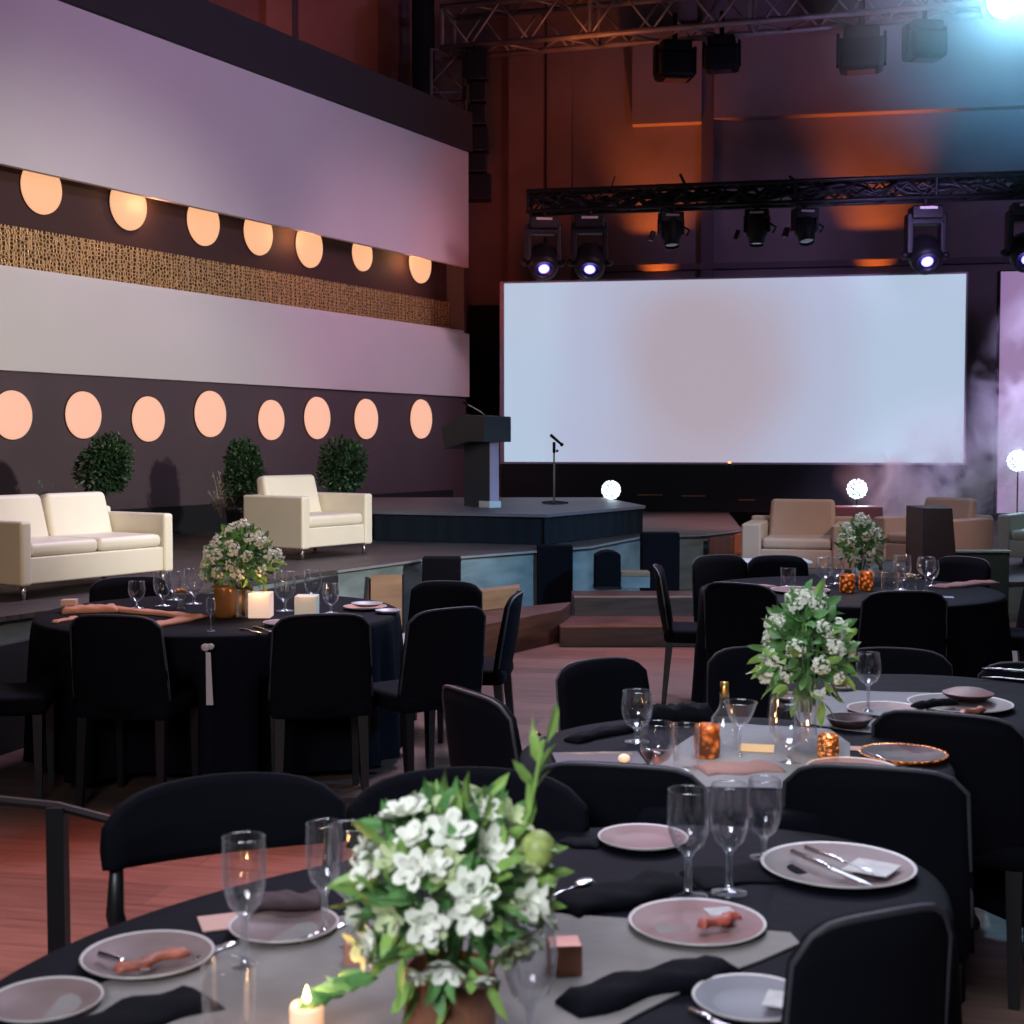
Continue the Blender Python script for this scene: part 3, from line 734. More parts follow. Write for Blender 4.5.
for px, s, lab in ((675, 1.35, 'dark box light below the silver truss, leftmost of four'), (722, 1.2, 'dark box light below the silver truss, second from left'), (862, 1.5, 'large dark light below the silver truss, third from left'), (925, 1.3, 'blue tinted dark light below the silver truss beside the flood lamp')):
    t = thing('wash_light', lab, 'stage light', on_truss1(px), R(8 if px % 2 else -14), 'wash lights on the silver truss'); t.scale = (s,) * 3
    MB().tube([(0, 0, .22), (0, 0, -.12)], .03).build('clamp', black_metal, t)
    MB().box((0, 0, -.16), (.34, .26, .12)).build('base', black_metal, t, bevel=.02)
    MB().box((0, 0, -.36), (.42, .34, .30)).build('housing', black_metal, t, bevel=.05)
    mb = MB()
    for sx in (-1, 1): mb.box((sx * .22, 0, -.3), (.03, .12, .3))
    mb.box((0, 0, -.21), (.44, .10, .03))
    mb.build('yoke', black_metal, t)
    MB().box((0, -.03, -.515), (.26, .2, .02)).build('lens', lens_dark, t)
# little safety cables / stubs standing on black truss
for px, y1, dx, lab in ((611, 176, 4, 'thin antenna-like cable stub on the black truss, left'), (686, 174, -6, 'short angled bar on the black truss near its middle'), (797, 176, -8, 'short angled bar on the black truss right of the middle')):
    p = tr2z(px); p.z += .3; q = D(px + dx, y1, p.y)
    tag(MB().tube([p, q], .02 if px > 650 else .01, 6).build('truss_bar', black_metal), lab, 'bar')

# flood lamp at the top right, shining at the hall
fl = D(1001, 3, 14.0)
t = thing('flood_lamp', 'blazing blue white flood lamp at the top right corner', 'stage light', fl)
Mh = Matrix.Rotation(R(96), 4, 'X') @ Matrix.Rotation(R(0), 4, 'Y')
MB().lathe([(1e-4, -.25), (.12, -.24), (.17, -.1), (.18, .08), (.165, .08)], 20, Mh).build('housing', black_metal, t, smooth=True)
MB().lathe([(1e-4, .07), (.15, .06)], 20, Mh).build('lens', flood_lens, t, smooth=True)
MB().box((0, .05, .35), (.06, .06, .5)).build('yoke', black_metal, t)
tag(MB().tube([(fl.x - 3, 14.05, fl.z + .62), (fl.x + 4, 14.05, fl.z + .62)], .03).build('light_pipe', black_metal), 'black pipe above the picture edge carrying the flood lamp', 'pipe')
point('truss_amber_glow', (0.9, 21.0, 7.2), (1.0, .24, .07), 14, .1)
point('flood_glow', (fl.x, fl.y - .25, fl.z), (.35, .75, 1.0), 260, .1)

# ================================================================== LOUNGE
def make_sofa(name, label, W, Dp, armH, backH, nseat, mt, loc, rz, seatH=.36, armW=.10):
    t = thing(name, label, 'sofa' if nseat > 1 else 'armchair', loc, rz, None if nseat > 1 else 'lounge armchairs')
    # local +Y front, origin under centre of the body
    y1 = Dp / 2; y0 = -Dp / 2; iw = W - 2 * armW
    MB().box((0, 0.0, .10 + .085), (iw + .01, Dp - .04, .17)).build('base', mt, t, bevel=.012)
    for sx in (-1, 1):
        MB().box((sx * (W / 2 - armW / 2), 0, .09 + (armH - .09) / 2), (armW, Dp, armH - .09)).build('armrest', mt, t, bevel=.022, seg=3)
    cw = iw / nseat
    for k in range(nseat):
        cx = -iw / 2 + cw * (k + .5)
        MB().box((cx, .07, (.27 + seatH) / 2), (cw - .008, Dp - .18, seatH - .27)).build('seat_cushion', mt, t, bevel=.035, seg=4)
        M = Matrix.Translation((cx, y0 + .17, .26)) @ Matrix.Rotation(R(12), 4, 'X')
        mb = MB(); mb.box((0, 0, (backH - .25) / 2), (cw - .008, .15, backH - .25), M, top=(cw * .93, .12))
        mb.build('back_cushion', mt, t, bevel=.04, seg=4)
    MB().box((0, y0 + .05, .32), (W - .02, .1, .44)).build('back_panel', mt, t, bevel=.02)
    for sx in (-1, 1):
        for sy in (-1, 1):
            MB().tube([(sx * (W / 2 - .055), sy * (Dp / 2 - .06), 0), (sx * (W / 2 - .055), sy * (Dp / 2 - .06), .10)], .018, 10).build('leg', chrome, t, smooth=True)
    return t
fs = Vector((.855, -.52, 0)).normalized()
# sofa: front-left leg and front-right corner from the picture
qa = Vector((-3.07, 8.80, 0)); qb = Vector((-2.43, 9.80, 0)); mid = (qa + qb) / 2 - fs * .33
dv = (qb - qa).normalized(); fn = Vector((dv.y, -dv.x, 0))
make_sofa('sofa', 'cream leather two seat sofa with chrome legs at the left edge', (qb - qa).length + .10, .72, .50, .64, 2, leather, ((qa + qb) / 2 - fn * .33 + Vector((0, 0, ST))), yaw(fn.x, fn.y), .36, .085)
qa = Vector((-1.775, 11.86, 0)); qb = Vector((-1.317, 12.5, 0)); dv = (qb - qa).normalized(); fn = Vector((dv.y, -dv.x, 0))
make_sofa('armchair', 'cream leather armchair left of the lectern platform', (qb - qa).length + .11, .72, .54, .70, 1, leather, (qa + qb) / 2 - fn * .31 + Vector((0, 0, ST)), yaw(fn.x, fn.y), .37, .10)
make_sofa('armchair', 'beige leather armchair facing out on the right part of the stage', 1.0, .80, .50, .70, 1, leather_warm, Vector((2.70, 13.1, SR)), yaw(-.28, -.96), .37, .18)
make_sofa('armchair', 'pale armchair half hidden behind the dark pillar', .85, .78, .52, .70, 1, mat('rosy_leather', (.52, .36, .33), .5), Vector((4.10, 13.6, SR)), yaw(-.75, -.66), .37, .14)
make_sofa('armchair', 'white armchair cut off by the right edge under the glowing ball', .85, .78, .52, .66, 1, leather, Vector((5.45, 14.1, SR)), yaw(-.6, -.8), .37, .12)

# lectern -------------------------------------------------------------------
lb = P(481, 507, PT)
t = thing('lectern', 'dark grey lectern with a slanted top on the black platform', 'lectern', lb, yaw(.70, -.71))
# local +Y = front (towards hall right), speaker side -Y
MB().box((0, .0, .37), (.13, .40, .72)).build('column', lectern_grey, t, bevel=.004)
MB().box((0, .206, .37), (.128, .010, .66)).build('lit_front_panel', lectern_lilac_lit, t)['label'] = 'front strip coloured as lit lilac'
MB().box((0, .14, .035), (.17, .17, .07)).build('base_block', white_paint, t, bevel=.004)['label'] = 'white foot block'
pr = [(-.33, .84), (.27, .93), (.27, 1.19), (-.27, 1.20), (-.40, 1.08)]
pr = [(-.36, .62), (.0, .70), (.26, .70), (.26, .97), (-.05, .99), (-.42, .86)]
M = Matrix(((0, 0, 1, 0), (1, 0, 0, 0), (0, 1, 0, 0), (0, 0, 0, 1)))
MB().prism(pr, -.20, .20, M).build('desk', lectern_grey, t, bevel=.006)
mb = MB(); mb.tube([(.05, .16, .96), (.03, .04, 1.02), (0, -.14, 1.08), (-.02, -.26, 1.12)], .007, 6); mb.build('microphone_neck', chrome, t, smooth=True)
mb = MB(); mb.tube([(-.02, -.26, 1.12), (-.03, -.31, 1.14)], .016, 8); mb.build('microphone', black_metal, t, smooth=True)
# mic stand ------------------------------------------------------------------
mp_ = P(554, 504, PT)
t = thing('microphone_stand', 'black microphone on a straight stand beside the lectern', 'microphone stand', mp_)
MB().lathe([(1e-4, .03), (.03, .03), (.045, .015), (.12, .012), (.125, 0), (1e-4, 0)], 20).build('base', black_metal, t, smooth=False)
mb = MB()
for q in (20, 140, 262): mb.tube([(0, 0, .03), (.17 * math.cos(R(q)), .17 * math.sin(R(q)), .012)], .012, 6)
mb.build('foot', black_metal, t)
MB().tube([(0, 0, .02), (0, 0, .62)], .010, 8).build('pole', truss_metal, t, smooth=True)
MB().tube([(0, 0, .58), (0, 0, .70)], .017, 8).build('clutch', black_metal, t, smooth=True)
MB().sphere((.035, 0, .60), .016).build('knob', black_metal, t, smooth=True)
mb = MB(); mb.tube([(-.04, 0, .78), (.0, -.01, .745), (.07, -.02, .685)], [.018, .017, .014], 10); mb.sphere((.085, -.022, .672), .022); mb.build('microphone', black_metal, t, smooth=True)

# ball lights -------------------------------------------------------------------
def ball(px, py, rpx, Y, z0, label):
    c = D(px, py, Y); r = rpx * Y / F
    t = thing('ball_light', label, 'ball light', (c.x, Y, z0), 0, 'glowing ball lights on stage')
    zc = c.z - z0
    MB().sphere((0, 0, zc), r * .80, 18, 12).build('core', mat('ball_core', (.2, .3, .4), .3, emit=(.12, .28, .5), es=.25), t, smooth=True)
    mb = MB(); n = 60
    for k in range(n):
        y_ = 1 - 2 * (k + .5) / n; q = k * 2.39996; rr = math.sqrt(1 - y_ * y_)
        mb.sphere((rr * math.cos(q) * r * .86, rr * math.sin(q) * r * .86, zc + y_ * r * .86), r * .135, 6, 5)
    mb.build('led_pearls', led_white, t, smooth=True)
    MB().tube([(0, 0, .01), (0, 0, zc - r * .7)], .008, 6).build('stem', black_metal, t)
    MB().lathe([(1e-4, .02), (.06, .018), (.07, 0)], 16).build('base', black_metal, t)
    point('ball_glow', c - Vector((0, r * 1.6, 0)), (.6, .85, 1), 7, .06)
ball(611, 490, 10, 18.2, ST, 'glowing white ball light behind the lectern platform')
ball(857, 489, 10.5, 17.2, SR, 'glowing white ball light on a thin stem over the plum box')
ball(1018, 461, 11, 15.6, SR, 'glowing white ball light at the right edge in the smoke')
# little orange lamp under the screen
c = D(729, 463, 19.5)
t = thing('footlight', 'tiny orange footlight at the bottom edge of the wide screen', 'footlight', (c.x, c.y - .05, 1.275))
MB().lathe([(.04, -.05), (.05, 0), (.03, .03)], 12).build('cup', black_metal, t)
MB().sphere((0, 0, .03), .025).build('bulb', mat('foot_orange', (1, .4, .2), .4, emit=(1, .3, .1), es=3), t)

# ================================================================== PLANTS
def leafM(p, nrm, roll, L_, W_, bend=.2):
    q = Vector(nrm).normalized().to_track_quat('Z', 'Y').to_matrix().to_4x4()
    return Matrix.Translation(p) @ q @ Matrix.Rotation(roll, 4, 'Z')
def add_leaf(mb, p, direction, L_, W_, rnd):
    """leaf pointing along 'direction' with folded midrib"""
    d = Vector(direction).normalized()
    a = d.cross(Vector((rnd.uniform(-1, 1), rnd.uniform(-1, 1), rnd.uniform(-1, 1))))
    if a.length < 1e-3: a = Vector((1, 0, 0))
    a.normalize(); n = d.cross(a)
    p = Vector(p); vs = [p, p + d * L_ * .35 + a * W_ / 2 + n * W_ * .15, p + d * L_ * .35 - a * W_ / 2 + n * W_ * .15, p + d * L_ * .4,
                         p + d * L_ * .75 + a * W_ * .36 - n * W_ * .02, p + d * L_ * .75 - a * W_ * .36 - n * W_ * .02, p + d * L_ * .8 - n * W_ * .12, p + d * L_ - n * W_ * .35]
    mb.add(vs, [(0, 1, 3), (0, 3, 2), (1, 4, 6, 3), (3, 6, 5, 2), (4, 7, 6), (6, 7, 5)])
def rdir(rnd):
    while True:
        v = Vector((rnd.uniform(-1, 1), rnd.uniform(-1, 1), rnd.uniform(-1, 1)))
        if .05 < v.length < 1: return v.normalized()
def bush(px, py, rw, rh, Y, label, seed, extra=None, nl=3400, twigs=0):
    rnd = random.Random(seed); c = D(px, py, Y); sx = rw * Y / F; sz = rh * Y / F
    t = thing('potted_bush', label, 'potted plant', (c.x, Y, ST), 0, 'potted bushes along the panel wall')
    zc = c.z - ST
    mb = MB()
    lumps = [(rdir(rnd) * .45, rnd.uniform(.5, .65)) for _ in range(9)] + [(Vector((0, 0, 0)), .72)]
    for _ in range(nl):
        lc, lr = rnd.choice(lumps); v = rdir(rnd); k = lr * rnd.uniform(.72, 1.08)
        p = lc + v * k
        p = Vector((p.x * sx, p.y * sx, zc + p.z * sz))
        add_leaf(mb, p, v + rdir(rnd) * .9 + Vector((0, 0, .2)), rnd.uniform(.036, .058), rnd.uniform(.018, .03), rnd)
    mb.build('foliage', leaf_dark, t)
    mb = MB(); mb.tube([(0, 0, .28), (.015, 0, .5 * zc), (0, 0, zc)], [.03, .02, .012], 8)
    for _ in range(8):
        v = rdir(rnd); mb.tube([(0, 0, zc - .2 * sz), (v.x * sx * .7, v.y * sx * .7, zc + v.z * sz * .6)], [.01, .004], 5)
    mb.build('trunk', bark, t, smooth=True)
    MB().lathe([(1e-4, 0), (.13, 0), (.17, .30), (.18, .31), (.18, .34), (.16, .34), (.15, .28), (1e-4, .28)], 20).build('pot', black_wood, t, smooth=False)
    if twigs:
        mb = MB()
        for k in range(16):
            a = Vector((-.05 - .22 * rnd.random(), rnd.uniform(-.05, .05), .25 + .1 * rnd.random())); b = a + Vector((rnd.uniform(-.1, .05), 0, rnd.uniform(.15, .42)))
            mb.tube([a, (a + b) / 2 + Vector((.02, 0, 0)), b], .004, 4)
            for j in range(5):
                p = a + (b - a) * (j / 5 + .1); mb.sphere(p + rdir(rnd) * .02, .011, 5, 4)
        mb.build('pale_twigs', mat('pale_twig', (.26, .24, .22), .7), t)
bush(103, 463, 27, 33, 11.9, 'round leafy bush behind the sofa', 3)
bush(243, 476, 19, 38, 13.8, 'tall narrow leafy bush left of the cream armchair', 5, twigs=1)
bush(341, 467, 24, 28, 14.6, 'round leafy bush just right behind the cream armchair', 8)
# low sprigs behind sofa
rnd = random.Random(4)
c = D(62, 492, 10.7)
t = thing('trailing_plant', 'low pale sprigs showing over the back of the sofa', 'plant', (c.x, 10.8, ST))
mb = MB()
for k in range(60):
    p = Vector((rnd.uniform(-.25, .28), rnd.uniform(-.05, .05), c.z - ST + rnd.uniform(-.25, .06)))
    add_leaf(mb, p, rdir(rnd) + Vector((0, 0, .6)), .05, .022, rnd)
mb.build('foliage', mat('sprig_grey', (.06, .085, .07), .6), t)
mb = MB()
for k in range(8): mb.tube([(0, 0, .2), (-.2 + .06 * k, 0, c.z - ST)], .004, 4)
mb.build('stems', bark, t)
MB().lathe([(1e-4, 0), (.10, 0), (.13, .22), (.11, .22), (1e-4, .2)], 16).build('pot', black_wood, t)

# ================================================================== CHAIRS
def grid_shell(fn, nu, nv):
    """closed shell from fn(u,v)->(centre, normal, halfthickness)"""
    mb = MB(); F_, B_ = [], []
    for j in range(nv + 1):
        for i in range(nu + 1):
            c, n_, h_ = fn(-1 + 2 * i / nu, j / nv); F_.append(c + n_ * h_); B_.append(c - n_ * h_)
    N_ = (nu + 1) * (nv + 1); fs_ = []
    idx = lambda i, j: j * (nu + 1) + i
    for j in range(nv):
        for i in range(nu):
            a, b, c, d_ = idx(i, j), idx(i + 1, j), idx(i + 1, j + 1), idx(i, j + 1)
            fs_.append((d_, c, b, a)); fs_.append((a + N_, b + N_, c + N_, d_ + N_))
    for i in range(nu):
        fs_.append((idx(i, 0), idx(i + 1, 0), idx(i + 1, 0) + N_, idx(i, 0) + N_))
        fs_.append((idx(i + 1, nv), idx(i, nv), idx(i, nv) + N_, idx(i + 1, nv) + N_))
    for j in range(nv):
        fs_.append((idx(0, j + 1), idx(0, j), idx(0, j) + N_, idx(0, j + 1) + N_))
        fs_.append((idx(nu, j), idx(nu, j + 1), idx(nu, j + 1) + N_, idx(nu, j) + N_))
    mb.add(F_ + B_, fs_); return mb
def make_chair(H=.86, W=.44, style='full'):
    t = thing('dining_chair', 'x', 'chair')
    MB().box((0, 0, .435), (W, .43, .085)).build('seat', black_fabric, t, bevel=.03, seg=3)
    sag = .035 if style == 'full' else .10
    z0 = .42 if style == 'full' else .69
    def bk(u, v):
        ww = W / 2 * (1.03 - .08 * v) if style == 'full' else .26
        ztop = H - .045 * abs(u) ** 7 - (.012 * u * u if style == 'full' else .02 * u * u)
        zb = z0 if style == 'full' else z0 + .02 * abs(u) ** 2
        z = zb + (ztop - zb) * v
        k = (z - .42) / (H - .42)
        y = -.20 - .07 * k + sag * (u * u)
        n_ = Vector((-2 * sag * u / (ww), 1, .15)).normalized()
        th = .024 * (1 - .35 * abs(v - .45) * 2) * (1 - .3 * abs(u) ** 3)
        return Vector((u * ww, y, z)), n_, th
    grid_shell(bk, 14, 8).build('backrest', black_fabric, t, smooth=True)
    if style != 'full':
        for sx in (-1, 1):
            MB().tube([(sx * .20, -.17, .42), (sx * .235, -.20, .60), (sx * .235, -.17, .72)], [.022, .020, .014], 8).build('back_post', black_wood, t, smooth=True)
    else:
        # piping round the rim
        pts = [bk(-1, v / 6)[0] for v in range(1, 7)] + [bk(u / 6, 1)[0] for u in range(-5, 6)] + [bk(1, 1 - v / 6)[0] for v in range(0, 6)]
        MB().tube([p - Vector((0, .012, 0)) for p in pts], .006, 5).build('piping', mat('chair_piping', (.03, .032, .042), .6), t, smooth=True)
    for sx in (-1, 1):
        mb = MB(); a = Vector((sx * (W / 2 - .035), .175, 0)); mb.box((a.x, a.y, .20), (.026, .026, .40), top=(.042, .042)); mb.build('leg', black_wood, t)
        mb = MB(); b0 = Vector((sx * (W / 2 - .03), -.215, 0)); b1 = Vector((sx * (W / 2 - .04), -.18, .40))
        mb.hexa([b0 + Vector((dx * .014, dy * .014, 0)) for dx, dy in ((-1, -1), (1, -1), (1, 1), (-1, 1))], [b1 + Vector((dx * .022, dy * .022, 0)) for dx, dy in ((-1, -1), (1, -1), (1, 1), (-1, 1))]); mb.build('leg', black_wood, t)
    return t
protoF = make_chair(); protoO = make_chair(.86, .46, 'open')
FEET = []
used = {'F': False, 'O': False}
def chair(X, Y, n, label, group, style='F', H=.86, sxy=1.0):
    """X, Y: where the middle of the backrest's top stands"""
    pr = protoF if style == 'F' else protoO
    if not used[style]: o = pr; used[style] = True
    else: o = copy_tree(pr)
    o['label'] = label; o['group'] = group
    nn = Vector((n[0], n[1], 0)).normalized()
    s = (sxy, sxy, H / .86)
    c = Vector((X, Y, 0)) + nn * .26 * sxy
    FEET.append((c.copy(), nn.copy(), sxy))
    return place(o, (c.x, c.y, 0), yaw(nn.x, nn.y), s)
def at(px, ytop, H): return D(px, ytop, 1).x * ((CAMZ - H) / -ray(px, ytop).z) * ray(px, ytop).y if False else P(px, ytop, H)
g1 = 'black chairs around the round table below the sofa'
g2 = 'black chairs around the middle table'
g3 = 'black chairs around the far right table'
g4 = 'black chairs around the nearest table'
T1 = Vector((-1.475, 7.05, 0)); T2 = Vector((.60, 3.78, 0)); T5 = Vector((1.40, 4.62, 0)); T3 = Vector((1.96, 8.1, 0)); T4 = Vector((0, 2.40, 0))
p = P(113, 615, .86); chair(p.x, p.y, (.18, 1), 'black dining chair seen from behind, in front of the sofa end of the round table', g1)
p = P(322, 614, .86); chair(p.x, p.y, (-.22, 1), 'black dining chair seen from behind, in front of the two white candle holders', g1)
p = P(446, 608, .86); chair(p.x + .02, p.y, (-.62, .80), 'black dining chair right of the round table, in front of another taller-looking back', g1)
chair(-.37, 8.0, (-.25, -.95), 'black dining chair behind the one right of the round table', g1, H=.80)
chair(.03, 7.15, (-1, .12), 'black dining chair seen side-on, alone between round table and stage steps', g1, H=.83)
chair(-2.26, 8.25, (.40, -.9), 'black dining chair on the far side of the round table below the sofa', g1, H=.80, sxy=1.1)
chair(-2.56, 6.25, (1, .18), 'black dining chair at the left edge, only its seat and legs in view', g1)
chair(-.13, 4.2, (.93, .55), 'black dining chair with a slanting back between round table and middle table', g2, H=.85)
p = P(595, 664, .80); chair(.32, 5.2, (.45, -.62), 'black dining chair at the far left corner of the middle table', g2, H=.785)
chair(.97, 5.42, (.05, -1), 'black dining chair hidden behind the tall flowers of the middle table', g2, H=.80)
chair(1.50, 5.45, (-.28, -1), 'black dining chair behind the lone wine glass on the small table', g2, H=.79)
rc = chair(1.90, 5.0, (-.55, -.83), 'black dining chair with two metal rails at the right edge', g2, H=.80)
for k in (0, 1): MB().tube([(-.19, -.198, .835 - .035 * k), (-.1, -.215, .838 - .035 * k), (.1, -.215, .838 - .035 * k), (.19, -.198, .835 - .035 * k)], .006, 6).build('rail', chrome, rc, smooth=True)
chair(1.23, 3.93, (.45, .90), 'black dining chair between the middle table and the small table behind it', g2, H=.835)
chair(.25, 3.30, (.25, 1), 'black dining chair between nearest and middle table, left one', g2, H=.835)
chair(.83, 3.17, (.30, 1), 'black dining chair between nearest and middle table, right wide one', g2, H=.86, sxy=.98)
chair(1.74, 2.98, (-1, .10), 'black dining chair at the right edge with only its seat in view', g2)
chair(-.655, 3.08, (.42, -.9), 'black open-back chair with a curved band at the left of the nearest table', g4, 'O')
chair(-.10, 3.15, (.02, -1), 'black open-back chair behind the white flowers of the nearest table', g4, 'O', H=.86)
chair(.525, 1.96, (-.42, .90), 'large black chair back at the bottom right, nearest of all', g4, H=.935, sxy=.68)
chair(-1.06, 2.22, (1, .30), 'black chair cut off at the bottom left corner', g4)
chair(.90, 8.65, (1, -.12), 'black dining chair seen side-on left of the far right table', g3, H=.835)
chair(1.36, 9.25, (.42, -.9), 'black dining chair showing its front behind the far right table, left one', g3, H=.85)
chair(1.84, 9.7, (.1, -1), 'small looking black chair back behind the far right table, below the beige armchair', g3, H=.81)
p = P(738, 583, .86); chair(p.x, p.y, (.55, .75), 'black dining chair seen from behind at the left of the far right table', g3)
p = P(903, 590, .86); chair(p.x, p.y - .05, (.02, 1), 'black dining chair seen from behind in front of the far right table centre', g3)
chair(3.16, 8.25, (-1, .02), 'black dining chair right of the far right table', g3)
chair(2.95, 9.1, (-.75, -.6), 'black dining chair behind the right end of the far right table', g3, H=.85)
# chrome rails chair detail -> thin rails resting on the right-edge chair
a, b = P(976, 668, .80), P(1040, 674, .80)

# ================================================================== TABLES
TZ = .74
def cloth_table(name, lab_t, lab_c, c, a, b, rot, folds, hem=.06, seed=1, flare=.06):
    rnd = random.Random(seed)
    t = thing('banquet_table', lab_t, 'table', (c.x, c.y, 0), rot)
    MB().lathe([(1e-4, TZ - .035), (.99, TZ - .035), (.99, TZ - .006), (1e-4, TZ - .006)], 48, Matrix.Diagonal((a, b, 1, 1))).build('tabletop', tan_wood, t)
    MB().tube([(0, 0, .03), (0, 0, TZ - .035)], .04, 12).build('pedestal', black_metal, t, smooth=True)
    MB().lathe([(1e-4, .04), (.05, .04), (.16, .012), (.16, 0), (1e-4, 0)], 20).build('foot', black_metal, t, smooth=True)
    mb = MB(); n = 192; rows = [(.0, TZ), (.5, TZ), (.9, TZ + .0015), (.985, TZ), (1.0, TZ - .006), (1.008, TZ - .03)]
    vs = []; fs_ = []
    ph = [rnd.uniform(0, 6.28) for _ in range(4)]
    for k, (rr, z) in enumerate(rows):
        for i in range(n):
            q = 2 * math.pi * i / n; vs.append((max(rr, 1e-4) * a * math.cos(q), max(rr, 1e-4) * b * math.sin(q), z))
    nr = 9
    for k in range(1, nr + 1):
        f_ = k / nr; z = TZ - .03 - (TZ - .03 - hem) * f_
        for i in range(n):
            q = 2 * math.pi * i / n
            wv = math.sin(folds * q + ph[0] + .5 * math.sin(3 * q + ph[1])) * .6 + .4 * math.sin((folds * 1.7 // 1) * q + ph[2])
            off = (flare * .25 * f_ + wv * flare * (f_ ** .6) * .55)
            rx = a * 1.008 + off; ry = b * 1.008 + off
            x_, y_ = rx * math.cos(q), ry * math.sin(q)
            if z < .53:      # the cloth is pushed in by the chairs tucked against it
                for step in range(40):
                    wx = c.x + x_ * math.cos(rot) - y_ * math.sin(rot); wy = c.y + x_ * math.sin(rot) + y_ * math.cos(rot)
                    hit = False
                    for fc_, fn_, fs_c in FEET:
                        dx, dy = wx - fc_.x, wy - fc_.y; ly = dx * fn_.x + dy * fn_.y; lx = dx * fn_.y - dy * fn_.x
                        if abs(lx) < .26 * fs_c and -.30 * fs_c < ly < .25 * fs_c: hit = True
                    if not hit or math.hypot(x_, y_) < .2: break
                    x_ *= .965; y_ *= .965
            vs.append((x_, y_, z))
    R_ = len(rows) + nr
    for j in range(R_ - 1):
        for i in range(n):
            fs_.append((j * n + i, (j + 1) * n + i, (j + 1) * n + (i + 1) % n, j * n + (i + 1) % n))
    mb.add(vs, fs_)
    o = mb.build('tablecloth', black_cloth, smooth=True); o.location = (c.x, c.y, .002); o.rotation_euler = (0, 0, rot)
    tag(o, lab_c, 'tablecloth', 'black tablecloths')
    return t
cloth_table('a', 'round banquet table below the sofa, hidden under black cloth', 'black floor-length cloth on the round table below the sofa', T1, .90, .90, 0, 22, .05, 1)
cloth_table('b', 'middle round table with grey runner, under black cloth', 'black cloth on the middle table with the tall bouquet', T2, .58, .58, 0, 16, .12, 2, .05)
cloth_table('e', 'small round table right behind the middle table, under black cloth', 'black cloth on the small table right behind the middle table', T5, .535, .535, 0, 14, .12, 6, .05)
cloth_table('c', 'round banquet table at the far right, under black cloth', 'black long cloth on the far right table', T3, .86, .86, 0, 16, .10, 3, .10)
cloth_table('d', 'nearest table in the foreground, under black cloth', 'black cloth on the nearest table', T4, .95, .56, R(35), 18, .15, 4, .05)

# runners: thin cloth strips lying on the cloths
TT = TZ + .0035
def runner(label, pts, mt, cat='table runner', th=.0025):
    """pts: list of (left,right) pixel pairs on the table plane"""
    rnd = random.Random(len(label)); N = len(pts); vs = []; fs_ = []
    L0 = [P(*l, TT) for l, r in pts]; R0 = [P(*r, TT) for l, r in pts]; c = (L0[0] + R0[-1]) / 2; c.z = TT
    m_ = 8
    for i in range(N):
        for j in range(m_ + 1):
            p = L0[i].lerp(R0[i], j / m_) - c; p.z = .0015 + .001 * math.sin(i * 2.1 + j * 1.3); vs.append(p)
    for i in range(N - 1):
        for j in range(m_):
            fs_.append((i * (m_ + 1) + j, i * (m_ + 1) + j + 1, (i + 1) * (m_ + 1) + j + 1, (i + 1) * (m_ + 1) + j))
    mb = MB(); mb.add(vs, fs_); o = mb.build('table_runner', mt, solid=-th); o.location = c
    return tag(o, label, cat)
runner('grey linen runner along the middle table in front of the bouquet', [((640, 786), (800, 790)), ((650, 765), (850, 775)), ((690, 738), (850, 745)), ((720, 724), (830, 730))], grey_runner)
runner('grey linen runner on the small table right behind the middle table', [((800, 724), (900, 738)), ((790, 706), (940, 714)), ((805, 690), (930, 694))], grey_runner)
runner('crumpled beige linen runner across the nearest table', [((10, 1060), (560, 1060)), ((60, 1000), (640, 1015)), ((190, 955), (700, 985)), ((300, 925), (760, 962)), ((420, 905), (800, 945)), ((560, 915), (790, 935))], beige_runner)

# ---- tableware builders --------------------------------------------------------
def prof_glass(kind):
    if kind == 'wine':   # h=1 normalised
        return [(1e-3, .0), (.17, .0), (.17, .008), (.04, .035), (.026, .10), (.024, .42), (.04, .46), (.13, .53), (.185, .64), (.195, .76), (.180, .90), (.165, 1.0)]
    if kind == 'goblet':
        return [(1e-3, .0), (.19, .0), (.19, .012), (.05, .04), (.03, .09), (.035, .20), (.06, .27), (.16, .35), (.22, .50), (.24, .68), (.225, .86), (.215, 1.0)]
    if kind == 'flute':
        return [(1e-3, .0), (.15, .0), (.15, .008), (.035, .03), (.027, .10), (.026, .36), (.05, .41), (.12, .49), (.158, .62), (.165, .78), (.158, 1.0)]
    if kind == 'coupe':
        return [(1e-3, .0), (.24, .0), (.24, .008), (.03, .03), (.02, .10), (.018, .48), (.05, .54), (.18, .66), (.26, .80), (.34, 1.0)]
    if kind == 'tumbler':
        return [(1e-3, .03), (.33, .03), (.33, .0), (.37, .0), (.38, .06), (.40, 1.0)]
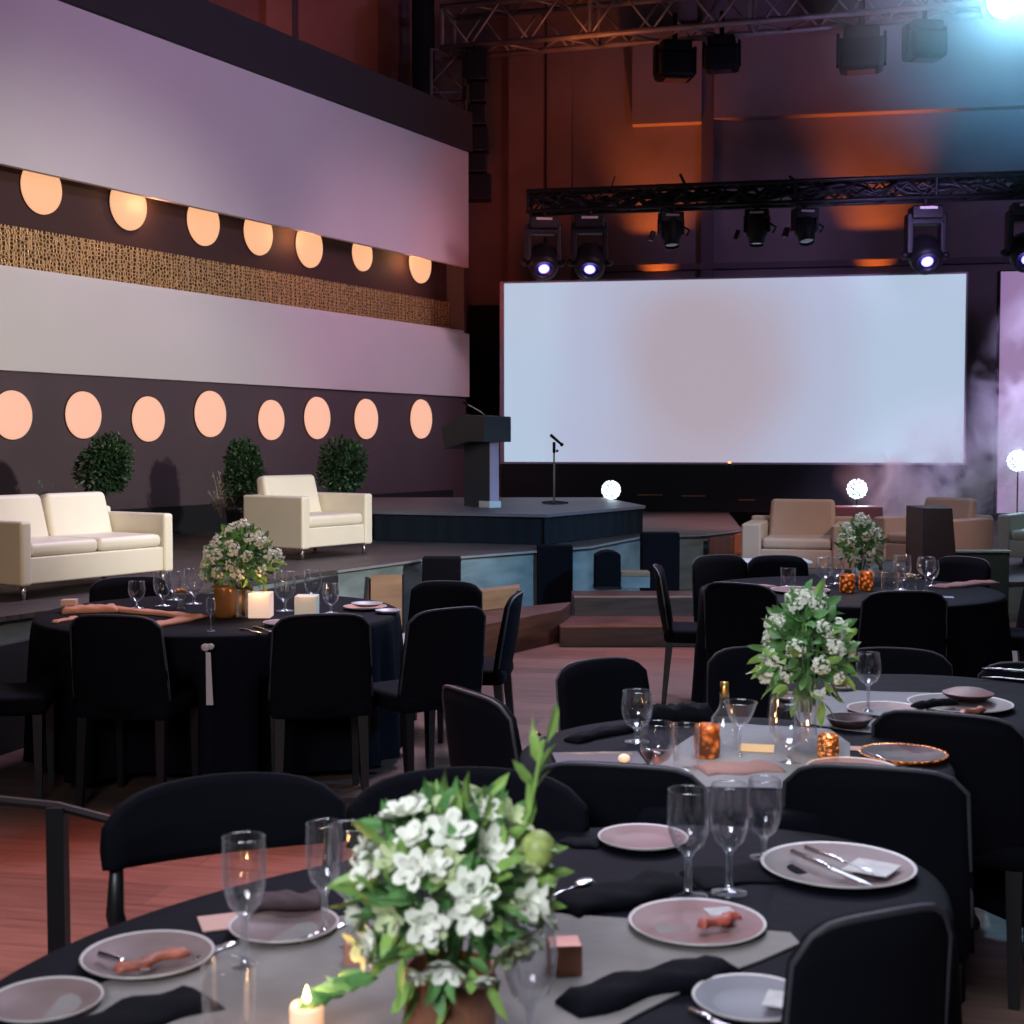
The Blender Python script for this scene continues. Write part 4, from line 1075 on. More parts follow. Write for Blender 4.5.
def glass_at(px, ybase, ytop, label, kind='wine', group=None, wpx=None, wine=None, m_=None, z=None):
    z = TT if z is None else z
    b = P(px, ybase, z); h = (ybase - ytop) * b.y / F * 1.0
    t = thing({'wine': 'wine_glass', 'goblet': 'goblet', 'flute': 'wine_glass', 'coupe': 'coupe_glass', 'tumbler': 'tumbler'}[kind], label, 'glass', b, 0, group)
    pr = prof_glass(kind); mxr = max(r for r, z_ in pr); s = h
    if wpx: s = (wpx / 2 * b.y / F) / mxr
    prs = [(r * s, z_ * h) for r, z_ in pr]
    if kind == 'tumbler':
        MB().lathe(prs, 28).build('body', m_ or clear_glass, t, smooth=True)
        MB().lathe([(prs[-1][0] - .001, h - .0015), (prs[-1][0] + .001, h), (prs[-1][0] - .001, h + .0015)], 28).build('rim', fine_glass, t, smooth=True)
    else:
        k = {'wine': 6, 'goblet': 6, 'flute': 6, 'coupe': 6}[kind]
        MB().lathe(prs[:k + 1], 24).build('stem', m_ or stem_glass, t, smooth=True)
        MB().lathe(prs[k:], 28).build('bowl', m_ or fine_glass, t, smooth=True)
        rr = prs[-1][0]
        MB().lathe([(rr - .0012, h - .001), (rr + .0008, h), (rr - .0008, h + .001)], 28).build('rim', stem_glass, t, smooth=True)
        if wine:
            pts = [(r * .94, z_) for r, z_ in prs[k:] if z_ < h * wine]
            rr = pts[-1][0]; pts = [(1e-4, pts[0][1])] + pts + [(1e-4, pts[-1][1])]
            MB().lathe(pts, 24).build('wine', wine_mat, t, smooth=True)
    return t
def plate_at(px, py, wpx, label, m_=None, rim_m=None, group='plates', z=None, well=True, dx=0):
    z = TT + .001 if z is None else z
    b = P(px, py, z); r = wpx / 2 * b.y / F
    t = thing('plate', label, 'plate', b, 0, group)
    MB().lathe([(1e-4, .003), (r * .60, .003), (r * .68, .006), (r * .95, .014)], 40).build('face', m_ or blush_plate, t, smooth=True)
    MB().lathe([(r * .95, .0142), (r * .99, .0165), (r, .015), (r * .97, .011), (r * .62, 0), (1e-4, 0)], 40).build('rim', rim_m or porcelain, t, smooth=True)
    return t
def strip_mesh(L_, W_, H_, seed, nx=14, wig=.006):
    """soft folded cloth, layered, closed"""
    rnd = random.Random(seed)
    prof = [(-1, 0), (-1.0, .45), (-.85, .8), (-.4, .95), (0, 1.0), (.45, .85), (.8, .9), (1.0, .5), (1, 0)]
    mb = MB(); vs = []; fs_ = []; m_ = len(prof)
    for i in range(nx + 1):
        x = -L_ / 2 + L_ * i / nx; sw = 1 + .12 * math.sin(i * .9 + seed); yo = wig * math.sin(i * .7 + seed * 2); e = .5 if i in (0, nx) else 1
        for a_, b_ in prof: vs.append((x, a_ * W_ / 2 * sw + yo, b_ * H_ * e * (1 + .15 * math.sin(i * 1.3 + a_ * 3 + seed))))
    for i in range(nx):
        for k in range(m_):
            a_, b_ = i * m_ + k, i * m_ + (k + 1) % m_
            fs_.append((a_, a_ + m_, b_ + m_, b_))
    fs_.append(tuple(range(m_))); fs_.append(tuple(range(nx * m_ + m_ - 1, nx * m_ - 1, -1)))
    return mb.add(vs, fs_)
def napkin(x0, y0, x1, y1, wd, hg, label, m_, z=None, seed=1, group='folded napkins', name='napkin', cat='napkin'):
    z = TT + .001 if z is None else z
    a, b = P(x0, y0, z), P(x1, y1, z); c = (a + b) / 2; d = b - a
    mb = strip_mesh(d.length, wd, hg, seed); o = mb.build(name, m_, smooth=True)
    o.location = c; o.rotation_euler = (0, 0, math.atan2(d.y, d.x))
    return tag(o, label, cat, group)
def knife(x0, y0, x1, y1, label, z=None, kind='knife', m_=None):
    z = TT + .005 if z is None else z
    a, b = P(x0, y0, z), P(x1, y1, z); d = b - a; L_ = d.length
    t = thing(kind, label, kind, (a + b) / 2, math.atan2(d.y, d.x), 'cutlery')
    MB().tube([(-L_ / 2, 0, .002), (-L_ * .1, 0, .003), (0, 0, .002)], [.006, .004, .003], 8).build('handle', m_ or silver, t, smooth=True)
    if kind == 'knife':
        MB().prism([(0, -.006), (L_ * .40, -.009), (L_ / 2, 0), (L_ * .4, .005), (0, .004)], 0, .002).build('blade', silver, t)
    elif kind == 'spoon':
        mb = MB(); mb.sphere((L_ * .36, 0, .003), 1, 14, 8, (L_ * .16, L_ * .10, .004)); mb.tube([(-.002, 0, .002), (L_ * .25, 0, .002)], .002, 6); mb.build('bowl', silver, t, smooth=True)
    else:
        mb = MB(); mb.tube([(-.002, 0, .002), (L_ * .25, 0, .002)], .002, 6); mb.box((L_ * .3, 0, .0025), (L_ * .1, .018, .0025))
        for k in (-1, -.33, .33, 1): mb.box((L_ * .42, k * .0075, .0025), (L_ * .16, .002, .002))
        mb.build('tines', silver, t)
    return t
def candle_cup(px, yb, yt, wpx, label, m_, square=False, lit=True, power=.35, z=None, name='candle_holder', inner=None):
    z = TT if z is None else z
    b = P(px, yb, z); h = (yb - yt) * b.y / F; r = wpx / 2 * b.y / F
    t = thing(name, label, 'candle holder', b, 0 if square else 0, 'candle holders')
    if square: MB().box((0, 0, h / 2), (2 * r, 2 * r, h)).build('glass_cube', m_, t, bevel=.004)
    else: MB().lathe([(1e-4, 0), (r * .8, 0), (r * .96, h * .12), (r, h * .5), (r * .94, h * .9), (r * .9, h), (r * .84, h), (r * .8, h * .3)], 24).build('cup', m_, t, smooth=True)
    MB().lathe([(1e-4, h * .25), (r * .75, h * .25), (r * .75, h * .62), (1e-4, h * .62)], 16).build('candle', candle_wax, t, smooth=True)
    if lit:
        MB().lathe([(1e-4, h * .62), (.006, h * .62 + .008), (.003, h * .62 + .02), (1e-4, h * .62 + .028)], 8).build('flame', flame_mat, t, smooth=True)
        point('candle_glow', (b.x, b.y - r - .02, b.z + h + .03), (1, .5, .2), power, .01)
    return t
def box_at(name, px, yb, yt, wpx, dep, label, cat, m_, rz=0, z=None, group=None):
    z = TT if z is None else z
    b = P(px, yb, z); h = (yb - yt) * b.y / F; w_ = wpx * b.y / F
    o = MB().box((0, dep / 2, h / 2), (w_, dep, h)).build(name, m_, bevel=min(.003, h * .3)); o.location = b; o.rotation_euler = (0, 0, rz)
    return tag(o, label, cat, group)
def card_at(px, py, wpx, dep, label, m_, rz=0, z=None, name='menu_card', cat='card', th=.002):
    z = TT + .001 if z is None else z
    b = P(px, py, z); w_ = wpx * b.y / F
    o = MB().box((0, 0, th / 2), (w_, dep, th)).build(name, m_); o.location = b; o.rotation_euler = (0, 0, rz)
    return tag(o, label, cat, 'menu cards')

# ---- flowers -------------------------------------------------------------------
def petal_flower(r, n, m_, seed, cup=.35):
    rnd = random.Random(seed); mb = MB()
    for k in range(n):
        q = 2 * math.pi * k / n + rnd.uniform(-.1, .1); c, s = math.cos(q), math.sin(q); w_ = r * .46
        def P3(a, b, z): return (a * c - b * s, a * s + b * c, z)
        mb.add([P3(.06 * r, 0, 0), P3(r * .45, w_ * .75, r * cup * .5), P3(r * .45, -w_ * .75, r * cup * .5), P3(r * .55, 0, r * cup * .35),
                P3(r * .85, w_ * .55, r * cup * .9), P3(r * .85, -w_ * .55, r * cup * .9), P3(r * 1.02, 0, r * cup * .95)],
               [(0, 1, 3), (0, 3, 2), (1, 4, 6, 3), (3, 6, 5, 2)])
    return mb
bl = []
for k in range(4):
    me = petal_flower(1.0, 6 if k % 2 else 5, petal_white, 20 + k, .25 + .15 * k)
    q = petal_flower(.6, 5, petal_white, 30 + k, .9); me.add(q.v, q.f)
    d_ = bpy.data.meshes.new('blossom'); d_.from_pydata([tuple(v) for v in me.v], [], me.f); d_.materials.append(petal_white if k != 2 else petal_green)
    for p_ in d_.polygons: p_.use_smooth = True
    bl.append(d_)
# dense umbel clusters
clus = []
for k in range(3):
    rnd = random.Random(50 + k); mb = MB()
    for j in range(46):
        v = rdir(rnd); v.z = abs(v.z) * .9 + .1; v.normalize(); p = v * rnd.uniform(.75, 1.05)
        f_ = petal_flower(.24, 5, None, j, .4); Mq = Matrix.Translation(p) @ (v + rdir(rnd) * .5).to_track_quat('Z', 'Y').to_matrix().to_4x4()
        mb.add(f_.v, f_.f, Mq)
    d_ = bpy.data.meshes.new('blossom_cluster'); d_.from_pydata([tuple(v) for v in mb.v], [], mb.f); d_.materials.append(petal_white)
    clus.append(d_)
def arrangement(base, label, sx, sz, zc, nbl, nleaf, seed, cluster=False, vase=None, cone=0, leafL=.05, br=.022, leaf_m=leaf_mid, lime=0, zmin=-2):
    rnd = random.Random(seed); t = thing('flower_arrangement', label, 'flowers', base, 0, 'table flower arrangements')
    C = Vector((0, 0, zc))
    def surf(v, k):
        q = 1.0
        if cone: q = 1 - cone * max(0, v.z)
        return Vector((v.x * sx * k * q, v.y * sx * k * q, zc + v.z * sz * k))
    mb = MB()
    for _ in range(nleaf):
        v = rdir(rnd)
        if v.z < -.75: v.z = -v.z
        add_leaf(mb, surf(v, rnd.uniform(.35, .92)), v + rdir(rnd) * .7, leafL * rnd.uniform(.7, 1.25), leafL * rnd.uniform(.32, .5), rnd)
    mb.build('leaves', leaf_m, t)
    if lime:
        mb = MB()
        for _ in range(lime):
            v = rdir(rnd); add_leaf(mb, surf(v, rnd.uniform(.7, .98)), v + rdir(rnd) * .6, leafL * rnd.uniform(.8, 1.4), leafL * .4, rnd)
        mb.build('young_leaves', leaf_lime, t)
    mb = MB()
    for _ in range(18):
        v = rdir(rnd); v.z = abs(v.z); mb.tube([(v.x * .015, v.y * .015, zc - sz * 1.05), surf(v, .5), surf(v, .85)], .0022, 5)
    mb.build('stems', leaf_mid, t, smooth=True)
    for k in range(nbl):
        y_ = 1 - 1.62 * (k + .5) / nbl; q = k * 2.39996 + seed; rr = math.sqrt(max(0, 1 - y_ * y_))
        v = Vector((rr * math.cos(q), rr * math.sin(q), y_)); v = (v + rdir(rnd) * .18).normalized()
        p = surf(v, rnd.uniform(.86, 1.03))
        me = rnd.choice(clus) if cluster else rnd.choice(bl)
        o = bpy.data.objects.new('blossom_cluster' if cluster else 'blossom', me); COL.objects.link(o); o.parent = t
        o.location = p; s = br * rnd.uniform(.75, 1.25); o.scale = (s, s, s)
        o.rotation_mode = 'QUATERNION'; o.rotation_quaternion = (v + rdir(rnd) * .35).to_track_quat('Z', 'Y')
    return t

# ================================================================== NEAREST TABLE
ga = 'glasses on the nearest table'
b = P(450, 1034, TT)
fa = arrangement(b, 'large bouquet of white blossoms and green leaves on the nearest table', .141, .138, .208, 66, 300, 11, br=.030, leafL=.048, lime=120)
MB().lathe([(1e-4, 0), (.062, 0), (.066, .008), (.066, .10), (.060, .10), (.058, .02), (1e-4, .02)], 28).build('pot', copper_pot, fa, smooth=False)
MB().lathe([(.0665, .012), (.0695, .014), (.0665, .017)], 28).build('pot_rim', porcelain, fa)
# tall green bud sprig at the right top
mb = MB(); mb.tube([(.08, 0, .24), (.115, -.01, .33), (.135, 0, .43)], .003, 6); mb.build('bud_stem', leaf_lime, fa)
mb = MB(); mb.sphere((.126, -.04, .283), .026, 12, 9, (1, 1, 1.05)); mb.v = mb.v; mb.build('bud', mat('bud_green', (.34, .42, .12), .5, var=.3, vscale=60), fa, smooth=True)
mb = MB(); rnd = random.Random(2)
for k in range(9): add_leaf(mb, (.10 + .005 * k, 0, .29 + .017 * k), (rnd.uniform(-.6, .6), rnd.uniform(-.3, .3), 1), .06, .018, rnd)
mb.build('sprig', leaf_lime, fa)
mb = MB()
for k in range(14): add_leaf(mb, (-.10 - .006 * k, -.02, .09 - .002 * k), (-1, rnd.uniform(-.4, .4), rnd.uniform(-.5, .2)), .055, .022, rnd)
mb.build('trailing_leaves', leaf_mid, fa)
glass_at(245, 968, 833, 'tall wine glass at the left of the nearest table', 'flute', ga)
glass_at(325, 935, 820, 'wine glass left of the big bouquet, left one of the touching pair', 'flute', ga, wpx=38)
glass_at(351, 948, 822, 'wine glass left of the big bouquet, right one of the touching pair', 'flute', ga, wpx=46)
glass_at(688, 896, 787, 'wine glass right of the big bouquet, leftmost of three', 'flute', ga, wpx=43)
glass_at(729, 893, 782, 'wine glass right of the big bouquet, middle of three', 'flute', ga, wpx=40)
glass_at(764, 858, 777, 'wine glass right of the big bouquet, rightmost of three', 'goblet', ga, wpx=36)
glass_at(530, 1036, 912, 'goblet at the bottom centre beside the copper pot', 'goblet', ga, wpx=56)
glass_at(229, 1040, 962, 'tumbler at the bottom left in front of the tall wine glass', 'tumbler', ga, wpx=54)
t = thing('pillar_candle', 'small lit candle at the bottom edge of the nearest table', 'candle', P(307, 1042, TT))
MB().lathe([(1e-4, 0), (.024, 0), (.0245, .05), (.022, .056), (.018, .05), (1e-4, .048)], 20).build('wax', candle_wax, t, smooth=True)
MB().lathe([(1e-4, .052), (.006, .062), (.004, .072), (1e-4, .084)], 10).build('flame', flame_mat, t, smooth=True)
MB().tube([(0, 0, .045), (0, 0, .056)], .001, 5).build('wick', black_metal, t)
p = P(307, 1042, TT); point('candle_glow', (p.x, p.y, TT + .12), (1, .5, .2), .5, .01)
plg = 'plates on the nearest table'
plate_at(148, 962, 134, 'pale plate with a silver knife at the left of the nearest table', mat('plate_warm', (.15, .105, .105), .5, spec=.25, var=.15, vscale=14), group=plg)
plate_at(284, 931, 112, 'pale plate with dark cloth behind the tall wine glass', mat('plate_warm', (.19, .145, .14), .5, spec=.25, var=.15, vscale=14), group=plg)
plate_at(45, 1008, 116, 'pale plate cut by the bottom left corner', mat('plate_warm', (.19, .145, .14), .5, spec=.25, var=.15, vscale=14), group=plg)
plate_at(643, 843, 92, 'small blush plate at the far end of the nearest table', group=plg)
plate_at(697, 929, 140, 'blush plate with a dark red garnish, right of the bouquet', group=plg)
plate_at(752, 1006, 122, 'pale blue-grey plate at the bottom centre right', mat('plate_cool', (.17, .17, .20), .5, spec=.25), group=plg)
plate_at(838, 871, 156, 'largest plate with cutlery and a folded card, right of the wine glasses', mat('plate_warm', (.19, .145, .14), .5, spec=.25, var=.15, vscale=14), group=plg)
napkin(562, 912, 682, 884, .10, .022, 'thick black napkin left of the three wine glasses', black_fabric, seed=3)
napkin(566, 1012, 728, 970, .075, .026, 'thick rolled black napkin at the bottom centre', black_fabric, seed=5)
napkin(40, 1050, 205, 1000, .10, .018, 'wide black napkin at the bottom left', black_fabric, seed=7)
napkin(248, 905, 322, 903, .07, .016, 'dark plum napkin over the plate behind the tall wine glass', mat('plum_cloth', (.035, .015, .02), .8), z=TT + .017, seed=2)
napkin(118, 973, 186, 953, .022, .013, 'brown twisted garnish on the left plate', food_mat, z=TT + .016, seed=4, name='garnish', cat='garnish', group='plate garnishes')
napkin(700, 928, 738, 918, .022, .013, 'dark red garnish on the blush plate', mat('garnish_red', (.36, .07, .05), .5, var=.4, vscale=40), z=TT + .016, seed=6, name='garnish', cat='garnish', group='plate garnishes')
knife(100, 955, 150, 970, 'silver knife on the left plate', z=TT + .018)
knife(195, 962, 235, 944, 'silver spoon between left plate and tall wine glass', z=TT + .004, kind='spoon')
knife(300, 943, 345, 925, 'silver spoon between plate and bouquet', z=TT + .004, kind='spoon')
knife(546, 902, 590, 880, 'silver spoon right of the bouquet by the black napkin', z=TT + .004, kind='spoon')
knife(690, 1012, 735, 1030, 'silver knife on the blue-grey plate', z=TT + .018)
knife(792, 852, 872, 886, 'silver knife across the largest plate', z=TT + .018)
knife(806, 848, 884, 878, 'silver fork across the largest plate beside the knife', z=TT + .018, kind='fork')
card_at(872, 868, 46, .09, 'small printed card on the largest plate', paper, R(-35), z=TT + .018)
card_at(625, 966, 84, .13, 'white printed card beside the wooden block', paper, R(8))
card_at(225, 922, 50, .08, 'peach card behind the left plates', pink_paper, R(20))
card_at(720, 912, 28, .04, 'tiny white card on the blush plate', paper, R(12), z=TT + .017)
card_at(780, 1000, 30, .06, 'white slip on the blue-grey plate', paper, R(-20), z=TT + .017)
box_at('wooden_block', 566, 978, 945, 34, .05, 'small wooden block right of the bouquet pot', 'block', copper_pot, R(5))
box_at('copper_box', 356, 968, 942, 24, .03, 'small copper box left of the bouquet', 'box', mat('dull_copper', (.34, .16, .12), .4), R(10))
napkin(560, 842, 600, 846, .05, .008, 'dark napkin edge under the small blush plate', black_fabric, seed=9)
napkin(690, 880, 800, 868, .12, .005, 'flat black cloth mat under the largest plate', black_fabric, seed=12)

# ================================================================== MIDDLE TABLE
gb = 'glasses on the middle table'
b = P(805, 748, TT)
fb = arrangement(b, 'tall bouquet of tiny white blossoms on the middle table', .122, .165, .275, 32, 230, 21, cluster=True, cone=.4, leafL=.062, br=.026, lime=60)
MB().lathe([(1e-4, 0), (.03, 0), (.036, .02), (.03, .07), (.045, .15), (.05, .155)], 24).build('vase', clear_glass, fb, smooth=True)
glass_at(789, 763, 700, 'big footed goblet in front of the tall bouquet', 'goblet', gb, wpx=42)
glass_at(868, 712, 652, 'wine glass standing alone right of the tall bouquet on the small table', 'wine', gb, wpx=25)
glass_at(740, 757, 701, 'coupe glass with a long stem at the middle table centre', 'coupe', gb, wpx=34)
glass_at(657, 778, 722, 'wine glass with a little rose wine at the left of the middle table', 'goblet', gb, wpx=36, wine=.62)
glass_at(637, 742, 690, 'wine glass behind the rose wine glass', 'goblet', gb, wpx=32)
glass_at(686, 770, 724, 'tumbler right of the rose wine glass', 'tumbler', gb, wpx=27)
candle_cup(707, 758, 724, 27, 'amber glass candle holder behind the tumbler', amber, power=.3)
candle_cup(828, 760, 734, 22, 'hammered copper candle cup on the middle table', copper, power=.25)
b = P(724, 750, TT)
t = thing('carafe', 'clear carafe with a gold stopper on the middle table', 'carafe', b)
MB().lathe([(1e-4, 0), (.038, 0), (.040, .02), (.036, .09), (.018, .115), (.013, .13), (.013, .16)], 24).build('body', clear_glass, t, smooth=True)
MB().lathe([(1e-4, .15), (.011, .15), (.012, .19), (1e-4, .192)], 14).build('stopper', gold, t, smooth=True)
b = P(708, 752, TT)
plg = 'plates on the middle table'
plate_at(852, 773, 92, 'blush oval plate at the near right of the middle table', group=plg)
plate_at(903, 758, 88, 'dark plate with copper rim at the right of the middle table', dark_plate, copper, group=plg)
plate_at(960, 707, 104, 'pale rimmed plate at the right edge, on the small table', mat('plate_warm', (.19, .145, .14), .5, spec=.25, var=.15, vscale=14), group=plg)
plate_at(886, 713, 78, 'blush plate behind the black chair', group=plg)
plate_at(795, 700, 40, 'small blush plate left behind the tall bouquet', group=plg)
plate_at(840, 690, 30, 'tiny blush plate right behind the tall bouquet', group=plg)
t = thing('bowl', 'black shallow bowl right of the tall bouquet', 'bowl', P(849, 728, TT))
MB().lathe([(1e-4, 0), (.03, 0), (.055, .012), (.068, .032), (.065, .032), (.05, .016), (1e-4, .008)], 28).build('shell', dark_plate, t, smooth=True)
MB().lathe([(.064, .032), (.0665, .034), (.069, .032)], 28).build('rim', black_metal, t, smooth=True)
b = P(968, 698, TT + .018)
t = thing('bowl', 'blush covered bowl stacked on the pale rimmed plate', 'bowl', b)
MB().lathe([(1e-4, 0), (.06, 0), (.08, .012), (.082, .018)], 28).build('shell', dark_plate, t, smooth=True)
MB().lathe([(.082, .018), (.05, .030), (1e-4, .034)], 28).build('lid', blush_plate, t, smooth=True)
napkin(700, 772, 778, 768, .12, .012, 'blush napkin laid flat in front of the coupe glass', blush_cloth, seed=3)
napkin(560, 757, 636, 757, .018, .012, 'long tan bread stick at the left end of the middle table', tan_wood, seed=1, name='wooden_stick', cat='stick')
box_at('dark_tray', 602, 768, 764, 92, .15, 'flat black tray with copper edge at the left end of the middle table', 'tray', black_wood, R(4))
napkin(570, 742, 640, 728, .05, .02, 'black napkin behind the flat tray', black_fabric, seed=8)
napkin(642, 724, 712, 722, .07, .055, 'rolled black cloth standing on the far side of the middle table', black_fabric, seed=10)
card_at(757, 750, 34, .10, 'gold coaster by the coupe glass', gold, R(-12), name='coaster', cat='coaster', th=.006)
card_at(898, 700, 34, .05, 'pink card right of the lone wine glass', pink_paper, R(-6))
card_at(838, 748, 50, .05, 'blush card by the copper candle cup', pink_paper, R(-10))
napkin(915, 708, 955, 704, .035, .02, 'black napkin on the pale rimmed plate', black_fabric, z=TT + .017, seed=14)
napkin(960, 716, 985, 711, .02, .016, 'copper brown garnish on the pale rimmed plate', food_mat, z=TT + .017, seed=15, name='garnish', cat='garnish', group='plate garnishes')
knife(862, 752, 905, 768, 'dark fork beside the dark plate', kind='fork', z=TT + .004)
t = thing('tea_light', 'tiny glowing orange tea light on the flat black tray', 'candle', P(624, 767, TT + .03))
t.location = P(624, 762, TT + .012)
MB().sphere((0, 0, .010), .016, 14, 8, (1, 1, .7)).build('wax', candle_wax, t, smooth=True)
# bronze rod with curl standing on the floor
a = P(531, 760, .78); 
t = thing('bronze_rod', 'thin bronze rod with a curled top left of the middle table', 'rod', (D(532, 760, 4.05).x, 4.05, 0))
zt = D(532, 733, 4.05).z
mb = MB(); mb.tube([(0, 0, .0), (0, 0, zt - .01), (.006, 0, zt), (.018, 0, zt), (.022, 0, zt - .008)], .006, 8); mb.build('shaft', bronze, t, smooth=True)
MB().lathe([(1e-4, .012), (.08, .01), (.085, 0)], 20).build('foot', bronze, t)
# T stand at lower left
Y_ = 3.55
c = D(57, 806, Y_)
t = thing('metal_stand', 'black post with a crossbar standing on the red lit floor', 'stand', (c.x, Y_, 0))
MB().box((0, 0, c.z / 2), (.045, .045, c.z)).build('post', black_metal, t)
mb = MB(); mb.tube([(-.35, .02, c.z + .03), (0, 0, c.z - .0), (.14, -.02, c.z - .03)], .012, 6); mb.build('crossbar', black_metal, t)
MB().box((0, 0, .01), (.26, .26, .02)).build('foot', black_metal, t)

# ================================================================== ROUND TABLE BELOW THE SOFA
gc = 'glasses on the round table below the sofa'
b = P(241, 614, TT)
fc = arrangement(b, 'dome of white blossoms on the round table below the sofa', .185, .155, .275, 34, 420, 31, cluster=True, leafL=.06, br=.038, lime=60, cone=.35)
MB().lathe([(1e-4, 0), (.05, 0), (.06, .02), (.06, .13), (.055, .13), (1e-4, .03)], 24).build('pot', mat('brass_pot', (.24, .13, .05), .35, metal=.8), fc, smooth=True)
glass_at(137, 608, 581, 'goblet at the left of the white blossom dome, leftmost', 'goblet', gc, wpx=17)
glass_at(163, 606, 572, 'patterned goblet with brown tint left of the dome', 'goblet', gc, wpx=19)
glass_at(174, 600, 571, 'goblet just behind the patterned goblet', 'goblet', gc, wpx=17)
glass_at(194, 604, 569, 'wide goblet touching the blossoms at the left', 'goblet', gc, wpx=20)
glass_at(285, 611, 571, 'tall goblet right of the blossom dome, beside the candle holders', 'goblet', gc, wpx=22)
glass_at(313, 603, 570, 'goblet behind the white candle holder', 'goblet', gc, wpx=18)
glass_at(331, 613, 583, 'goblet right of the white candle holder', 'goblet', gc, wpx=17)
glass_at(211, 631, 598, 'slim stemmed glass at the front edge of the round table', 'wine', gc, wpx=9)
glass_at(243, 617, 590, 'tumbler between the lantern and lit candle holder', 'tumbler', gc, wpx=15)
candle_cup(225, 617, 586, 23, 'brown glass lantern with a flame below the blossoms', mat('smoked_amber', (.14, .06, .02), .2, emit=(1, .35, .08), es=.02), power=.05)
candle_cup(261, 617, 592, 22, 'lit square frosted candle holder beside the blossoms', frost_lit, square=True, power=.5)
candle_cup(307, 616, 595, 22, 'white square frosted candle holder right of the tall goblet', frost_white, square=True, power=.1)
t = thing('small_vase', 'small glass with an orange blossom left of the dome', 'vase', P(181, 608, TT))
MB().lathe([(1e-4, 0), (.022, 0), (.01, .02), (.02, .05), (.028, .06)], 16).build('glass', clear_glass, t, smooth=True)
mb = MB()
for k in range(6):
    f_ = petal_flower(.025, 5, None, k, .5); mb.add(f_.v, f_.f, Matrix.Translation((.02 * math.cos(k), .02 * math.sin(k), .075 + .006 * (k % 3))))
mb.build('blossom', mat('petal_orange', (.55, .25, .08), .6), t)
napkin(62, 613, 118, 611, .10, .035, 'peach napkin bundle at the left of the round table', peach, seed=2)
napkin(108, 610, 198, 619, .06, .022, 'long peach napkin in front of the leftmost goblet', peach, seed=4)
napkin(143, 630, 202, 617, .07, .022, 'long peach napkin slanting to the table front', peach, seed=6)
napkin(54, 623, 78, 618, .04, .012, 'peach napkin tip behind the near left chair', peach, seed=9)
box_at('napkin_block', 68, 606, 600, 15, .07, 'small pale peach box on the peach napkin bundle', 'box', mat('pale_peach', (.62, .42, .33), .7), R(6), z=TT + .034)
plate_at(365, 609, 44, 'stacked peach and white plate at the right of the round table', peach, group='plates on the round table')
plate_at(367, 606, 32, 'small white plate on top of the stacked peach plate', porcelain, group='plates on the round table', z=TT + .02)
plate_at(388, 613, 26, 'small pale plate at the right rim of the round table', porcelain, group='plates on the round table')
plate_at(284, 625, 42, 'blush plate in front of the lit candle holder', blush_plate, group='plates on the round table')
card_at(310, 620, 36, .16, 'peach card under the white candle holder', mat('peach_card', (.45, .20, .11), .7), R(-12))
knife(240, 629, 262, 633, 'small knife at the front of the round table', z=TT + .004)
knife(254, 627, 275, 633, 'small fork at the front of the round table beside the knife', z=TT + .004, kind='fork')
# white ribbon tag hanging on the cloth front
c = D(208, 650, 6.06)
t = thing('ribbon_tag', 'white ribbon strip hanging on the front of the black cloth', 'ribbon', (c.x, 6.055, c.z))
MB().add([(-.008, 0, -.01), (.012, 0, -.01), (.022, 0, -.24), (-.008, 0, -.24)], [(0, 1, 2, 3)]).build('ribbon', tag_white, t, solid=.004)
mb = MB(); mb.sphere((-.01, 0, .012), .017, 8, 6, (1.2, .5, 1)); mb.sphere((.012, 0, .016), .014, 8, 6, (1.2, .5, 1)); mb.build('bow', tag_white, t, smooth=True)

# ================================================================== FAR RIGHT TABLE
gd = 'glasses on the far right table'
b = P(861, 582, TT)
fd = arrangement(b, 'bouquet of white blossoms on the far right table', .13, .155, .235, 26, 200, 41, cluster=True, leafL=.06, br=.034, cone=.3, lime=20)
MB().lathe([(1e-4, 0), (.04, 0), (.04, .12), (.045, .13)], 20).build('vase', clear_glass, fd, smooth=True)
glass_at(824, 586, 557, 'goblet left of the far bouquet, outer one', 'goblet', gd, wpx=17)
glass_at(836, 584, 557, 'goblet left of the far bouquet, inner one', 'goblet', gd, wpx=16)
glass_at(902, 590, 555, 'goblet right of the far bouquet behind the small flowers', 'goblet', gd, wpx=18)
glass_at(926, 592, 557, 'stemmed glass right of the far bouquet, front one', 'wine', gd, wpx=19)
glass_at(932, 586, 560, 'goblet just behind the front stemmed glass at the far right', 'goblet', gd, wpx=14)
glass_at(890, 592, 572, 'low round tumbler right of the amber candles', 'tumbler', gd, wpx=18)
glass_at(788, 586, 568, 'low tumbler at the left of the far right table', 'tumbler', gd, wpx=15)
candle_cup(847, 592, 574, 16, 'glowing amber candle cup at the far right table, left one', amber, power=.3)
candle_cup(866, 590, 571, 15, 'glowing amber candle cup at the far right table, right one', amber, power=.3)
t = thing('small_vase', 'small cream blossom cup right of the far amber candles', 'vase', P(911, 592, TT))
MB().lathe([(1e-4, 0), (.03, 0), (.03, .05)], 14).build('glass', clear_glass, t, smooth=True)
mb = MB()
for k in range(7):
    f_ = petal_flower(.03, 5, None, k, .5); mb.add(f_.v, f_.f, Matrix.Translation((.03 * math.cos(k), .03 * math.sin(k), .07 + .01 * (k % 3))))
mb.build('blossom', mat('petal_cream', (.6, .5, .35), .6), t)
napkin(940, 588, 992, 583, .12, .02, 'blush napkin at the right end of the far table', blush_cloth, seed=4)
napkin(730, 586, 775, 588, .10, .016, 'blush napkin at the left end of the far table', blush_cloth, seed=5)
plate_at(800, 592, 60, 'dark blush plate at the left of the far table', blush_plate, group='plates on the far table')
card_at(935, 597, 36, .09, 'pale blue card at the front of the far table', mat('blue_card', (.20, .24, .34), .6), R(-14))

